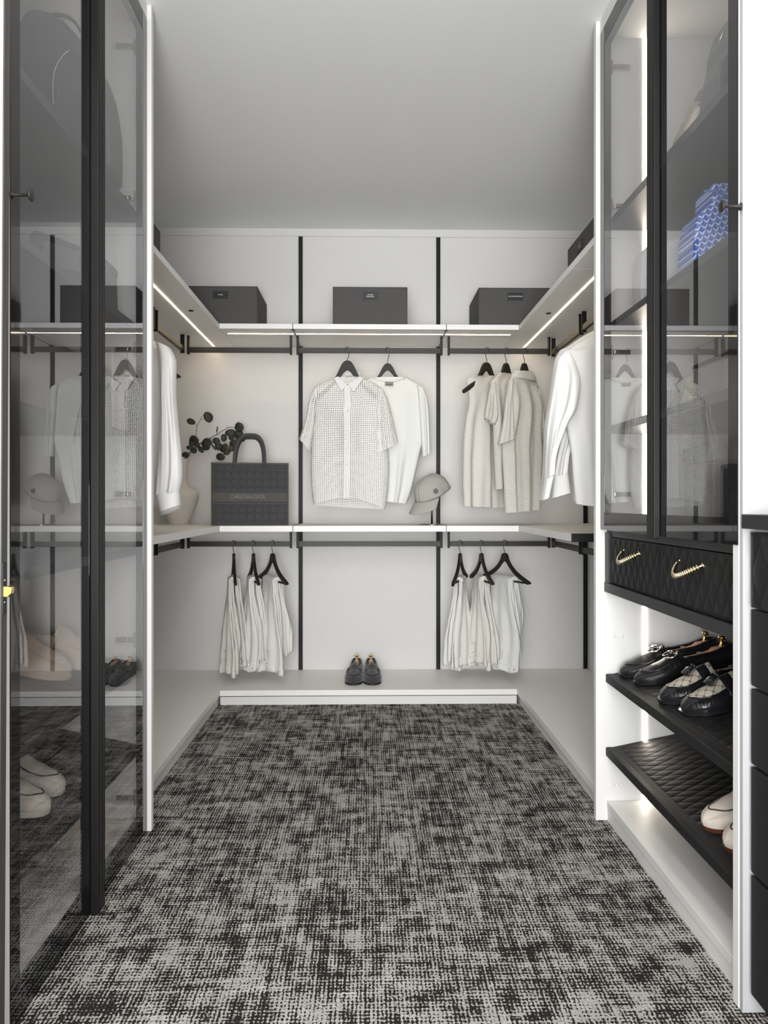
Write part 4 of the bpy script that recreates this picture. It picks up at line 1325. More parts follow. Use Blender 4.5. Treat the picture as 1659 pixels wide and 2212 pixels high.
def make_shoe(name, label, cat, loc, rot, upper, sole, W=1.0, H=1.0, apron=None, seam=None, strap=None, bit=False, tassel=False, lace=False, heel=0.012, collar=None, puckers=False, group=None, stitch=None, welt=0.003):
    t = thing(name, label, cat, loc, rot=rot, group=group)
    S = (lambda u, a: shoe_surface(u, a, W, H))
    m = MB()
    nu, na = 84, 48

    def fn(i, j):
        # j along the length, i across
        u = 0.6 * j + 0.4 * (1 - (1 - j) ** 2.2)
        p = S(u, -1 + 2 * i)
        if puckers and u > 0.6:
            A = abs(-1 + 2 * i)
            if A > 0.5:
                k = smooth((u - 0.6) / 0.1) * sin(pi * min(1, (1 - A) / 0.5)) * max(0, (1 - A) / 0.5)
                ang = math.atan2(p.y, (p.x + 0.08))
                s_ = sin(ang * 46)
                p = p + Vector((0, 0, 0.0018 * k * s_))
                p.x *= 1 + 0.0 * k
        return p
    m.grid(fn, na, nu)
    m.build('upper', upper, t, smooth=True)
    # sole
    def outline(ex, u0=0.0, n=36):
        us = [k / n for k in range(n + 1)] + [1 - 0.12 * (0.72 ** k) for k in range(16)]
        us = sorted(set(us))
        P = [(S(u, 1).x, S(u, 1).y) for u in us] + [(S(u, -1).x, S(u, -1).y) for u in reversed(us)]
        out = []
        for k in range(len(P)):
            a_, b2 = P[k - 1], P[(k + 1) % len(P)]
            dx_, dy_ = b2[0] - a_[0], b2[1] - a_[1]
            l_ = sqrt(dx_ * dx_ + dy_ * dy_) or 1
            out.append((P[k][0] - dy_ / l_ * ex, P[k][1] + dx_ / l_ * ex))
        return out

    rings = [[(x, y, z) for x, y in outline(e)] for e, z in ((welt * 0.4, 0.0), (welt, 0.002), (welt, 0.0095), (-0.001, 0.0105))]
    m = MB().loft(rings)
    m.build('sole', sole, t, smooth=False)
    if collar:
        ring = [S(u, 0.5) + Vector((0, 0, 0.0008)) for u in [0.49 - 0.46 * k / 14 for k in range(15)]]
        ring += [S(u, -0.5) + Vector((0, 0, 0.0008)) for u in [0.03 + 0.46 * k / 14 for k in range(15)]]
        MB().tube(ring, 0.0022, 7).build('topline', collar, t, smooth=True)
    if apron or seam:
        def edge(k):
            if k < 0.28:
                return 0.52 + (0.74 - 0.52) * k / 0.28, 0.54
            if k > 0.72:
                return 0.74 - (0.74 - 0.52) * (k - 0.72) / 0.28, -0.54
            a = (k - 0.28) / 0.44
            return 0.74 + 0.19 * sin(pi * a), 0.54 * cos(pi * a)
        pts = []
        for k in range(41):
            u, a = edge(k / 40)
            p = S(u, a)
            pts.append(p + Vector((0, 0, 0.001)))
        if seam:
            MB().tube(pts, 0.0016, 6).build('apron_seam', seam, t, smooth=True)
        if stitch:
            mm = MB()
            for k in range(2, 39, 2):
                p = pts[k]
                d = (pts[k + 1] - pts[k - 1]).normalized() * 0.003
                mm.tube([p - d + Vector((0, 0, 0.0018)), p + d + Vector((0, 0, 0.0018))], 0.0008, 5)
            o = mm.build('stitching', stitch, t)
            o['kind'] = 'stuff'
        if apron:
            m = MB()
            m.grid(lambda i, j: S(0.485 + (0.925 - 0.485) * j, (-0.53 + 1.06 * i) * (1 if j < 0.58 else sqrt(max(0.0004, 1 - ((j - 0.58) / 0.42) ** 2)))) + Vector((0, 0, 0.0014)), 24, 30)
            m.build('apron', apron, t, smooth=True)
    if strap:
        m = MB()
        m.grid(lambda i, j: S(0.57 + 0.085 * j, -0.86 + 1.72 * i) * 1.0 + Vector((0, 0, 0.0035 + 0.001 * sin(pi * j))) + Vector((0, 0.0015 * (2 * i - 1), 0)), 30, 6)
        m.build('strap', strap, t, smooth=True, solid=0.002)
    if bit:
        m = MB()
        c = S(0.615, 0) + Vector((0, 0, 0.004))
        for sy in (-1, 1):
            ring = []
            for k in range(17):
                a = 2 * pi * k / 16
                ring.append(c + Vector((0.0135 * cos(a), sy * 0.017 + 0.010 * sin(a), -0.004 - 0.0035 * cos(a))))
            m.tube(ring, 0.0024, 7, cap=False)
        m.tube([c + Vector((0, -0.012, 0.002)), c + Vector((0, 0, 0.005)), c + Vector((0, 0.012, 0.002))], 0.0036, 8)
        m.build('horsebit', M_NICKEL, t, smooth=True)
    if tassel:
        m = MB()
        for sy in (-1, 1):
            c = S(0.64, 0) + Vector((0.006, sy * 0.004, 0.010))
            for k in range(7):
                a = -0.6 + 1.2 * k / 6
                e = S(0.76, 0) + Vector((-0.004 * abs(a), sy * 0.010 + 0.013 * a, 0.006))
                m.tube([c, (c + e) / 2 + Vector((0, 0, 0.003)), e], [0.002, 0.0028, 0.0028], 5)
            m.sphere(c, 0.0055, n=5)
        m.build('tassel', M_LEATHER2, t, smooth=True)
    if lace:
        m = MB()
        c = S(0.60, 0) + Vector((0, 0, 0.004))
        for a in (0.3, -0.25):
            m.tube([c + Vector((0, 0, 0.003)), c + Vector((0.012, 0.012 * a, 0.004)), c + Vector((0.026, 0.06 * a, -0.001))], [0.002, 0.0028, 0.0022], 6)
        for sy in (-1, 1):
            m.tube([c, c + Vector((0.0, sy * 0.012, 0.007)), c + Vector((-0.008, sy * 0.014, 0.004)), c], 0.0022, 6)
        m.build('bow', M_BROWN, t, smooth=True)
    return t


def shoe_tree(label, loc, rot, W=1.0, H=1.0, group=None):
    t = thing('shoe_tree', label, 'shoe tree', loc, rot=rot, group=group)
    rings = []
    for k in range(13):
        u = 0.085 + (0.52 - 0.085) * k / 12
        w = interp(HW, u) * W * 0.50
        z1 = (0.060 + 0.005 * (1 - k / 12) if k < 4 else 0.056 - 0.004 * sin(pi * (k - 4) / 8)) * H
        z0_ = 0.021
        x = -0.288 * (1 - u)
        rings.append([(x, w * cos(a) * (1 if sin(a) > 0 else 0.9), (z0_ + z1) / 2 + (z1 - z0_) / 2 * (sin(a) if abs(sin(a)) < 0.8 else math.copysign(0.8, sin(a)))) for a in [2 * pi * q / 16 for q in range(16)]])
    MB().loft(rings).build('cedar_block', M_CEDAR, t, smooth=True)
    T = Matrix.Translation((-0.288 * 0.885, 0, 0.060 * H)) @ Matrix.Rotation(-0.35, 4, 'Y')
    MB().lathe([(0.001, -0.004), (0.006, -0.004), (0.004, 0.001), (0.003, 0.012), (0.004, 0.016), (0.0095, 0.019), (0.0115, 0.022), (0.0105, 0.025), (0.005, 0.0275), (0.001, 0.028)], 24, T=T).build('knob', M_GOLD, t, smooth=True)
    MB().lathe([(0.001, 0), (0.006, 0), (0.006, 0.0012), (0.001, 0.0015)], 16, T=Matrix.Translation((-0.288 * 0.66, 0, 0.0535 * H))).build('plate', M_BRASS, t)
    return t


# loafers on the bench, toes to the camera: local +X turned to -Y
for px, a, s in ((762.5, -pi / 2 - 0.05, 'left'), (805.5, -pi / 2 + 0.03, 'right')):
    p = at(px, 1480, 3.645)
    loc = (p.x, 3.645, BZ + 0.0005)
    make_shoe('driving_loafer', 'dark grey suede driving loafer on the back bench, %s shoe of the pair' % s, 'shoe', loc, (0, 0, a), M_SUEDE, M_RUBBER, H=1.12, W=0.93, seam=M_RUBBER, strap=M_SUEDE, collar=M_RUBBER, group='suede driving loafers on the bench', welt=0.0)
    shoe_tree('cedar shoe tree with a gold knob in the %s suede loafer on the bench' % s, loc, (0, 0, a), H=1.12, W=0.93, group='shoe trees in the suede loafers')

tilt = atan(0.21)


def on_shelf(Y, X, zf, xf, slope=0.21, up=0.0048):
    return (X, Y, zf + slope * (abs(X) - xf) + up)


for Y, X, s in ((2.195, 0.722, 'far'), (2.095, 0.730, 'near')):
    loc = on_shelf(Y, X, 0.424, 0.702)
    rot = (0, tilt, pi + (-0.02 if s == 'far' else 0.03))
    make_shoe('woven_loafer', 'black woven leather loafer with a silver horsebit, %s shoe of its pair' % s, 'shoe', loc, rot, M_WOVEN, M_LEATHER2, H=0.88, W=0.98, seam=M_LEATHER2, bit=True, strap=M_LEATHER, collar=M_LEATHER2, group='black woven horsebit loafers')
    shoe_tree('cedar shoe tree with a gold knob in the %s black woven loafer' % s, loc, rot, H=0.88, W=0.98, group='shoe trees in the woven loafers')
for Y, X, s in ((1.905, 0.729, 'far'), (1.795, 0.737, 'near')):
    loc = on_shelf(Y, X, 0.424, 0.702)
    rot = (0, tilt, pi + 0.02)
    make_shoe('canvas_loafer', 'black leather loafer with a beige patterned canvas vamp and tassels, %s of its pair' % s, 'shoe', loc, rot, M_LEATHER2, M_LEATHER2, W=1.08, H=0.96, apron=M_CANVAS, seam=M_LEATHER2, strap=M_LEATHER2, tassel=True, collar=M_LEATHER2, puckers=True, group='canvas and leather tassel loafers', welt=0.006)
    shoe_tree('cedar shoe tree with a gold knob in the %s canvas loafer' % s, loc, rot, H=0.96, W=1.08, group='shoe trees in the canvas loafers')
for Y, X, s in ((1.668, 0.731, 'far'), (1.565, 0.731, 'near')):
    loc = on_shelf(Y, X, 0.209, 0.702, 0.205)
    make_shoe('suede_loafer', 'cream suede loafer with dark piping on the lower right shelf, %s of its pair' % s, 'shoe', loc, (0, tilt, pi + 0.03), M_CREAM, M_BSOLE, H=1.12, W=1.02, seam=M_BROWN, lace=True, group='cream suede loafers on the right', welt=0.001)
for Y, X, s in ((1.80, -0.703, 'far'), (1.69, -0.692, 'near')):
    loc = on_shelf(Y, X, 0.244, 0.65)
    make_shoe('suede_loafer', 'cream suede loafer behind the left glass door on the lowest shelf, %s of its pair' % s, 'shoe', loc, (0, tilt, 0.03), M_CREAM, M_CREAM, H=1.12, W=1.02, seam=M_BROWN, lace=True, group='cream suede loafers on the left', welt=0.001)
for Y, X, s in ((2.06, -0.70, 'far'), (1.92, -0.735, 'near')):
    loc = on_shelf(Y, X, 0.474, 0.65)
    make_shoe('moccasin', 'tan leather moccasin with white stitching behind the left glass door, %s of its pair' % s, 'shoe', loc, (0, tilt, 0.12), M_TAN, M_TAN, H=1.3, W=1.05, seam=M_TAN, stitch=M_COTTON, lace=False, strap=M_TAN, group='tan moccasins', welt=0.002)

# ================================================================== CAP ON STAND
p = at(933, 1133, 3.76)
CX, CY = p.x, 3.76
st = thing('cap_stand', 'slim bronze display stand with a round base under the grey cap', 'stand', (CX, CY, MZ1))
MB().lathe([(0.001, 0.0), (0.0585, 0.0), (0.0585, 0.0025), (0.056, 0.0035), (0.001, 0.004)], 40).build('base', M_BRONZE, st, smooth=False)
MB().lathe([(0.0048, 0.003), (0.0048, 0.165)], 14).build('post', M_BRONZE, st, smooth=True)
MB().sphere((0, 0, 0.172), 0.045, n=10, sc=(1, 1, 0.35)).build('head_rest', M_BRONZE, st, smooth=True)
cp = thing('baseball_cap', 'pale grey baseball cap with a round black emblem on a bronze stand', 'cap', (CX + 0.004, CY, MZ1 + 0.152))
# cap frame: forward is -x turned to the camera, brim drooping; tilt about Y then yaw
cp.rotation_euler = (radians(0), radians(-26), radians(42))


def crown(i, j):
    th = 2 * pi * i
    ph = (pi / 2) * (1 - j)
    R = 0.088
    x = -0.100 * cos(th) * cos(ph) ** 0.85
    y = -0.080 * sin(th) * cos(ph) ** 0.85
    z = 0.092 * sin(ph) ** 0.9
    pan = 0.0016 * abs(cos(3 * th)) ** 0.3 * cos(ph)
    dent = 0.004 * noise.noise(Vector((x * 22, y * 22, z * 15)))
    k = 1 + (pan + dent) / 0.09
    return Vector((x * k, y * k, z * k))


m = MB()
m.grid(crown, 60, 22)
m.build('crown', M_CAP, cp, smooth=True, solid=0.0015)


def brim(i, j):
    a = radians(-68 + 136 * i)
    x0, y0 = -0.100 * cos(a), -0.080 * sin(a)
    ext = 0.070 * j * (cos(a * 0.95) ** 0.55)
    x = x0 - ext
    y = y0 * (1 + 0.05 * j)
    z = 0.001 - 0.45 * ext - 2.9 * (y * y) * (0.4 + 0.9 * j) + 0.008
    return Vector((x, y, z - 0.006))


m = MB()
m.grid(brim, 30, 12)
m.build('brim', M_CAP, cp, smooth=True, solid=0.0028)
pts = [crown(i / 60, 1.0) * 1.006 + Vector((0, 0, 0.001)) for i in range(61)]
MB().tube(pts, 0.0011, 5).build('band_seam', M_CAPD, cp, smooth=True)
MB().sphere((0, 0, 0.0925), 0.005, n=6, sc=(1, 1, 0.6)).build('top_button', M_CAP, cp, smooth=True)
# emblem: a ring round the letter H, on the camera-facing side of the crown
ea, el = 0.175, 0.80
c0 = crown(ea, el)
c1, c2 = crown(ea + 0.004, el), crown(ea, el - 0.02)
n_ = (c1 - c0).cross(c2 - c0).normalized()
if n_.y > 0:
    n_ = -n_
zc = (Vector((0, 0, 1)) - n_ * n_.z).normalized()
xc = zc.cross(n_) * -1
xc = (n_.cross(zc)) * -1 if (n_.cross(zc)).x < 0 else n_.cross(zc)
xc = zc.cross(-n_)
if xc.x < 0:
    xc = -xc
EM = Matrix(((xc.x, -n_.x, zc.x, c0.x + n_.x * 0.0012), (xc.y, -n_.y, zc.y, c0.y + n_.y * 0.0012), (xc.z, -n_.z, zc.z, c0.z + n_.z * 0.0012), (0, 0, 0, 1)))
EM = EM @ Matrix.Rotation(radians(-24), 4, 'Y')
em = MB().tube([(0.0112 * cos(2 * pi * k / 28), 0, 0.0112 * sin(2 * pi * k / 28)) for k in range(29)], 0.0013, 6, cap=False, T=EM).build('emblem', M_TAG, cp, smooth=True)
m = MB()
for s in (-1, 1):
    m.box(s * 0.0036 - 0.0014, s * 0.0036 + 0.0014, -0.0012, 0.001, -0.0062, 0.0062, T=EM)
    for zz in (-0.0062, 0.0050):
        m.box(s * 0.0036 - 0.0028, s * 0.0036 + 0.0028, -0.0012, 0.001, zz, zz + 0.0014, T=EM)
m.box(-0.0036, 0.0036, -0.0012, 0.001, -0.0009, 0.0009, T=EM)
m.build('emblem_letter', M_TAG, em)

# ================================================================== VASE AND EUCALYPTUS
VX, VY = at(386.5, 1100, 3.85).x, 3.85
k = 3.85 / FPX
vs = thing('vase', 'tall matt white ceramic vase with a narrow neck in the left corner', 'vase', (VX, VY, MZ1))
vp = [(0.001, 0), (19.5, 0), (20.5, 2), (25.5, 14), (31.5, 28), (36.5, 40), (40.5, 52), (42.3, 60), (41.8, 66), (38.5, 71), (30.5, 77), (22, 82), (17.8, 88), (17.0, 96), (17.6, 115), (20.5, 140), (21.0, 143.5),
      (20.0, 144), (19.0, 141), (16.5, 118), (15.8, 96), (0.1, 94)]
pr = []
for i in range(len(vp) - 1):
    for q in range(3):
        t_ = q / 3
        pr.append(((vp[i][0] * (1 - t_) + vp[i + 1][0] * t_) * k + 0.00045 * sin((vp[i][1] * (1 - t_) + vp[i + 1][1] * t_) * 1.9), (vp[i][1] * (1 - t_) + vp[i + 1][1] * t_) * k))
MB().lathe([(max(r, 0.0008), z) for r, z in pr], 48, cap=False).build('vase_body', M_VASE, vs, smooth=True)
EY = 3.86
eu = thing('eucalyptus_branch', 'dried dark eucalyptus branches leaning out of the white vase', 'plant', (VX, EY, MZ1 + 0.30))


def e8(cx, cy):
    return 330 + cx / 7.9, 870 + cy / 7.9


def stemp(pts, r=0.0012, dy=0.0):
    P = []
    for i, (a, b_) in enumerate(pts):
        x, y = e8(a, b_)
        P.append(at(x, y, EY - 0.02 + dy + 0.006 * sin(i * 1.3)) - Vector(eu.location))
    MB().tube(P, [r * (1.3 - 0.7 * i / max(1, len(P) - 1)) for i in range(len(P))], 6).build('stem', M_STEM, eu, smooth=True)


stemp([(520, 1250), (545, 1050), (590, 930), (640, 860), (720, 760), (800, 700), (900, 640), (975, 605), (1080, 548), (1200, 475), (1270, 430), (1340, 415), (1400, 425)], 0.0022)
stemp([(640, 860), (700, 760), (735, 570), (755, 400), (820, 280), (820, 245), (870, 210)], 0.0014)
stemp([(755, 400), (720, 350)], 0.0009)
stemp([(820, 280), (880, 280)], 0.0009)
stemp([(1080, 548), (1200, 548)], 0.0009)
stemp([(1080, 548), (1100, 500)], 0.0008)
stemp([(1270, 430), (1275, 375)], 0.0008)
stemp([(985, 605), (1050, 650), (1160, 660), (1290, 690)], 0.0010)
stemp([(800, 740), (900, 760), (1000, 770)], 0.0012)
stemp([(1400, 425), (1440, 500), (1490, 560)], 0.0010)
stemp([(1270, 750), (1310, 720)], 0.0012)
stemp([(610, 860), (640, 800)], 0.0009)
LEAVES = [(650, 320, 70, 48, 25), (945, 245, 66, 86, -20), (700, 645, 78, 80, 0), (625, 765, 50, 34, 10), (700, 810, 50, 48, 60), (555, 895, 66, 50, 0), (760, 720, 40, 44, 40),
          (820, 800, 56, 36, 50), (925, 680, 84, 72, 10), (905, 760, 58, 52, 0), (1040, 760, 52, 14, 58), (1098, 455, 52, 11, 95), (1080, 650, 56, 54, 0), (1122, 742, 56, 62, 0), (1210, 780, 66, 64, 0),
          (1260, 840, 52, 54, 0), (1210, 600, 44, 60, 0), (1152, 922, 72, 58, 5), (1318, 512, 80, 58, -8), (1342, 585, 44, 52, 20), (1472, 420, 72, 78, 0), (1450, 560, 52, 70, -30), (1532, 605, 42, 62, 0),
          (1372, 695, 66, 60, 0), (1420, 690, 70, 60, 0), (1345, 780, 46, 50, 0), (870, 700, 50, 40, 30), (660, 700, 40, 52, -20), (1470, 520, 55, 60, -20), (1230, 745, 50, 46, 0)]
for i, (cx, cy, rx, ry, an) in enumerate(LEAVES):
    x, y = e8(cx, cy)
    c = at(x, y, EY - 0.045 - 0.0 + 0.012 * ((i * 7) % 5) * (1 if x < 470 else 1)) - Vector(eu.location)
    s = EY / FPX / 7.9
    a0 = radians(-an)
    tx, ty = 0.35 * sin(i * 2.1), 0.3 * cos(i * 1.7)
    n = 18
    pts = []
    for q in range(n):
        th = 2 * pi * q / n
        lx = 1.07 * rx * s * cos(th) * (1 + 0.10 * max(0, cos(th)) ** 4)
        lz = 1.07 * ry * s * sin(th) * (1 + 0.03 * sin(3 * th + i))
        X = lx * cos(a0) - lz * sin(a0)
        Z = lx * sin(a0) + lz * cos(a0)
        pts.append((X, X * tx + Z * ty + 0.002 * cos(2 * th), Z))
    m = MB()
    vv = [(0, -0.002, 0)] + [(p_[0] * 0.55, p_[1] * 0.55 - 0.0015, p_[2] * 0.55) for p_ in pts] + pts
    ff = [(0, 1 + q, 1 + (q + 1) % n) for q in range(n)] + [(1 + q, 1 + n + q, 1 + n + (q + 1) % n, 1 + (q + 1) % n) for q in range(n)]
    m.add(vv, ff, Matrix.Translation(c))
    m.build('leaf', M_LEAF, eu, smooth=True, solid=0.0007)

# ================================================================== TOTE BAG
TY = 3.655
a_, b_ = at(458, 1000, TY), at(623, 1134, TY)
tx0, tx1 = a_.x, b_.x
tcx = (tx0 + tx1) / 2
TROT = radians(11)
tb = thing('tote_bag', 'dark grey embroidered book tote with one visible loop handle on the lower shelf', 'handbag', (tcx, TY, MZ1 + 0.0008), TROT)
hw, TH, TD = (tx1 - tx0) / 2, 0.292, 0.155
MB().box(-hw, hw, 0, TD, 0, TH).build('body', M_TOTE, tb, bevel=0.006, seg=3)
m = MB()
for x0_, x1_, z0_, z1_ in ((-hw - 0.001, hw + 0.001, TH - 0.006, TH + 0.003), (-hw - 0.001, -hw + 0.004, 0.002, TH), (hw - 0.004, hw + 0.001, 0.002, TH), (-hw, hw, 0.0, 0.005)):
    m.box(x0_, x1_, -0.0025, 0.004, z0_, z1_)
    m.box(x0_, x1_, TD - 0.004, TD + 0.0015, z0_, z1_)
for x0_, x1_ in ((-hw - 0.0015, -hw + 0.001), (hw - 0.001, hw + 0.0015)):
    m.box(x0_, x1_, 0.0, TD, TH - 0.006, TH + 0.003)
m.build('edge_binding', M_TOTEL, tb, bevel=0.0012)
# embroidered cane pattern: slightly raised threads
m = MB()
rnd = random.Random(4)
for z0_, z1_ in ((0.010, 0.104), (0.168, TH - 0.012)):
    step = 0.0355
    nx = int((2 * hw - 0.02) / step)
    for i in range(nx + 1):
        cx = -hw + 0.018 + i * step
        for o_ in (0, 0.006):
            m.box(cx + o_, cx + o_ + 0.0028, -0.0006, 0.0006, z0_, z1_)
    nz = int((z1_ - z0_) / step)
    for j in range(nz + 1):
        cz = z0_ + 0.008 + j * step
        for o_ in (0, 0.006):
            m.box(-hw + 0.008, hw - 0.008, -0.00065, 0.0006, cz + o_, cz + o_ + 0.0028)
    for i in range(nx + 3):
        for s in (-1, 1):
            cx = -hw + i * step + 0.0005
            T = Matrix.Translation((cx, 0, (z0_ + z1_) / 2)) @ Matrix.Rotation(s * pi / 4, 4, 'Y')
            L_ = (z1_ - z0_) * 0.66
            if abs(cx) + L_ * 0.75 < hw:
                m.box(-0.0012, 0.0012, -0.0006, 0.0006, -L_, L_, T=T)
o = m.build('embroidery', mat('tote_thread', (0.044, 0.044, 0.047), 0.95), tb)
bx('name_band', M_TOTEL, -hw + 0.006, hw - 0.006, -0.0009, 0.001, 0.112, 0.150, tb, bevel=0)
for z in (0.100, 0.150):
    bx('band_stitch', mat('tote_stitch', (0.13, 0.13, 0.13), 0.9), -hw + 0.006, hw - 0.006, -0.0014, 0.001, z, z + 0.0011, tb, bevel=0)
text('CHRISTIAN DIOR', 0.0262, Matrix.Translation((-0.012, -0.0012, 0.1335)) @ FRONT @ Matrix.Diagonal((0.80, 1.08, 1, 1)), mat('tote_letters', (0.20, 0.19, 0.18), 0.9), tb, spacing=1.0)
text('PARIS', 0.0085, Matrix.Translation((-0.016, -0.0012, 0.1170)) @ FRONT, M_TOTED, tb, spacing=1.5)
for y_, nm in ((0.006, 0), (TD - 0.006, 1)):
    pts = []
    hx0, hx1 = at(507, 1000, TY).x - tcx + 0.006 * nm, at(571, 1000, TY).x - tcx + 0.006 * nm
    top = at(540, 938, TY).z - MZ1
    for q in range(25):
        a = pi * q / 24
        X = (hx0 + hx1) / 2 - (hx1 - hx0) / 2 * (abs(cos(a)) ** 0.62 * math.copysign(1, cos(a)))
        Z = TH - 0.004 + (top - TH) * sin(a) ** 0.85
        pts.append((X + 0.004 * sin(a), y_, Z))
    MB().tube([(hx0, y_, TH - 0.02)] + pts + [(hx1, y_, TH - 0.02)], [0.0105] + [0.0088] * len(pts) + [0.0105], 12).build('handle', M_TOTE, tb, smooth=True)
    for hx in (hx0, hx1):
        MB().lathe([(0.016, 0), (0.0155, 0.004), (0.010, 0.012)], 20, T=Matrix.Translation((hx, y_ + (0.003 if not nm else -0.003), TH - 0.006))).build('handle_base', M_TOTE, tb, smooth=True)

# ================================================================== RIGHT CABINET: bags
def blob_bag(name, label, cat, poly, Y, th, z_sh, material, bev=0.012, group=None, parent=None, part=None):
    """soft bag: photo-measured outline, given thickness and rounded"""
    pts = [at(x, y, Y) for x, y in poly]
    cx = sum(p_.x for p_ in pts) / len(pts)
    if parent is None:
        t = thing(name, label, cat, (cx, Y, z_sh), group=group)
    else:
        t = parent
        cx = t.location.x
        z_sh = t.location.z
    zmin = z_sh + 0.0006
    out = [(p_.x - cx, max(p_.z, zmin) - z_sh) for p_ in pts]
    y0_ = Y - t.location.y
    MB().prism(out, y0_ - th / 2, y0_ + th / 2).build(part or 'body', material, t, bevel=bev, seg=4, smooth=False)
    return t


b1 = blob_bag('backpack', 'mid-grey backpack on the top shelf of the right cabinet', 'bag',
              [(1530, 300), (1537, 205), (1541, 165), (1551, 128), (1553, 100), (1560, 70), (1569, 48), (1585, 32), (1620, 22), (1660, 24), (1685, 60), (1690, 160), (1690, 300)], 1.655, 0.15, 1.752, M_GREYBAG2, 0.02)
blob_bag('', '', '', [(1545, 215), (1552, 140), (1570, 112), (1650, 112), (1665, 160), (1665, 215)], 1.572, 0.012, 0, M_GREYBAG, 0.005, parent=b1, part='front_pocket')
pts = [at(x, y, 1.568) - Vector(b1.location) for x, y in ((1555, 88), (1562, 70), (1575, 56), (1600, 50), (1650, 52))]
MB().tube(pts, 0.0018, 6).build('zip', M_NICKEL, b1, smooth=True)
b2 = blob_bag('drawstring_pouch', 'cream cloth pouch tied with a taupe ribbon on the top shelf', 'pouch',
              [(1462, 302), (1478, 268), (1484, 254), (1492, 246), (1499, 218), (1510, 200), (1540, 168), (1570, 160), (1575, 300)], 1.86, 0.10, 1.752, M_LINEN, 0.015)
blob_bag('', '', '', [(1499, 219), (1507, 200), (1530, 176), (1542, 168), (1546, 200), (1530, 214)], 1.803, 0.006, 0, M_TAUPE, 0.002, parent=b2, part='flap')
pts = [at(x, y, 1.796) - Vector(b2.location) for x, y in ((1509, 229), (1517, 218), (1524, 205), (1530, 196))]
MB().tube(pts, 0.003, 6, sq=(1, 0.4)).build('ribbon', M_TAUPE, b2)
pts = [at(x, y, 1.796) - Vector(b2.location) for x, y in ((1512, 214), (1519, 217), (1530, 208), (1541, 198))]
MB().tube(pts, 0.003, 6, sq=(1, 0.4)).build('ribbon', M_TAUPE, b2)
b3 = blob_bag('chevron_bag', 'blue chevron-patterned bag on the second shelf of the right cabinet', 'handbag',
              [(1479, 600), (1480, 560), (1483, 515), (1488, 485), (1493, 474), (1508, 466), (1518, 460), (1519, 440), (1520, 412), (1552, 411), (1558, 416), (1568, 427), (1584, 411), (1625, 395), (1650, 430), (1660, 600)], 1.79, 0.10, 1.4515, M_CHEV, 0.012)
pts = [at(x, y, 1.735) - Vector(b3.location) for x, y in ((1520, 413), (1552, 412), (1558, 417), (1567, 427), (1571, 425))]
MB().tube(pts, 0.0022, 6).build('piping', mat('piping_blue', (0.10, 0.20, 0.55), 0.4), b3, smooth=True)
b4 = blob_bag('embossed_pouch', 'white embossed pouch behind the blue bag on the second shelf', 'pouch',
              [(1374, 680), (1374, 590), (1377, 560), (1381, 548), (1390, 540), (1402, 536), (1445, 521), (1478, 511), (1545, 500), (1550, 520), (1550, 680)], 2.05, 0.09, 1.4515, M_POUCH, 0.018)
b5_ = blob_bag('felt_basket', 'grey felt basket with a dark lid on the third shelf', 'basket',
               [(1536, 880), (1534, 830), (1531, 800), (1530, 783), (1580, 772), (1660, 765), (1662, 880)], 1.69, 0.16, 1.153, M_FELT, 0.010)
blob_bag('', '', '', [(1528, 784), (1529, 776), (1560, 764), (1582, 757), (1662, 745), (1663, 765), (1580, 773)], 1.685, 0.175, 0, M_SHADE, 0.004, parent=b5_, part='lid')
b6 = blob_bag('paper_bag', 'olive paper shopping bag leaning on the third shelf', 'shopping bag',
              [(1454, 900), (1466, 850), (1475, 817), (1505, 810), (1528, 805), (1532, 900)], 1.88, 0.07, 1.153, M_OLIVE, 0.002)
p = at(1504, 858, 1.844) - Vector(b6.location)
m = MB()
for q in range(9):
    m.box(p.x - 0.017 + q * 0.004, p.x - 0.0145 + q * 0.004, p.y, p.y + 0.001, p.z - 0.0016 - 0.0005 * (q % 3), p.z + 0.0018, )
m.build('faint_print', M_LINEN, b6)
b7 = blob_bag('felt_box', 'tall sparkling grey felt box on the counter behind the right glass door', 'box',
              [(1508, 1150), (1508, 985), (1515, 968), (1560, 965), (1640, 962), (1642, 1150)], 1.78, 0.16, 0.889, M_FELT, 0.004)
blob_bag('', '', '', [(1506, 1000), (1506, 966), (1642, 960), (1643, 998)], 1.779, 0.166, 0, M_FELT, 0.002, parent=b7, part='lid')
b8 = blob_bag('black_box', 'matt black box on the counter beside the grey felt box', 'box',
              [(1590, 1150), (1590, 1010), (1680, 1010), (1680, 1150)], 1.60, 0.12, 0.889, M_DARK, 0.003)

# ================================================================== LEFT CABINET: bags
c1 = blob_bag('backpack', 'large dark grey backpack on the top shelf behind the left glass doors', 'bag',
              [(249, 420), (250, 330), (249, 280), (243, 235), (236, 200), (222, 160), (196, 118), (160, 78), (128, 58), (100, 52), (76, 60), (60, 90), (50, 160), (44, 260), (44, 420)], 1.98, 0.15, 1.746, M_GREYBAG, 0.022)
blob_bag('', '', '', [(115, 400), (114, 230), (115, 180), (122, 145), (140, 118), (160, 112), (200, 140), (226, 190), (236, 250), (238, 400)], 1.895, 0.02, 0, M_GREYBAG, 0.008, parent=c1, part='front_pocket')
pts = [at(x, y, 1.94) - Vector(c1.location) for x, y in ((62, 80), (84, 45), (112, 33), (145, 36), (168, 56), (182, 88))]
MB().tube(arc([tuple(p_) for p_ in pts], 4), 0.0075, 8, sq=(1, 0.5)).build('top_handle', M_GREYBAG, c1, smooth=True)
pts = [at(x, y, 1.884) - Vector(c1.location) for x, y in ((116, 228), (114, 200), (116, 165), (124, 138), (143, 113), (160, 110), (183, 128))]
MB().tube(arc([tuple(p_) for p_ in pts], 3), 0.0016, 6).build('zip', M_NICKEL, c1, smooth=True)
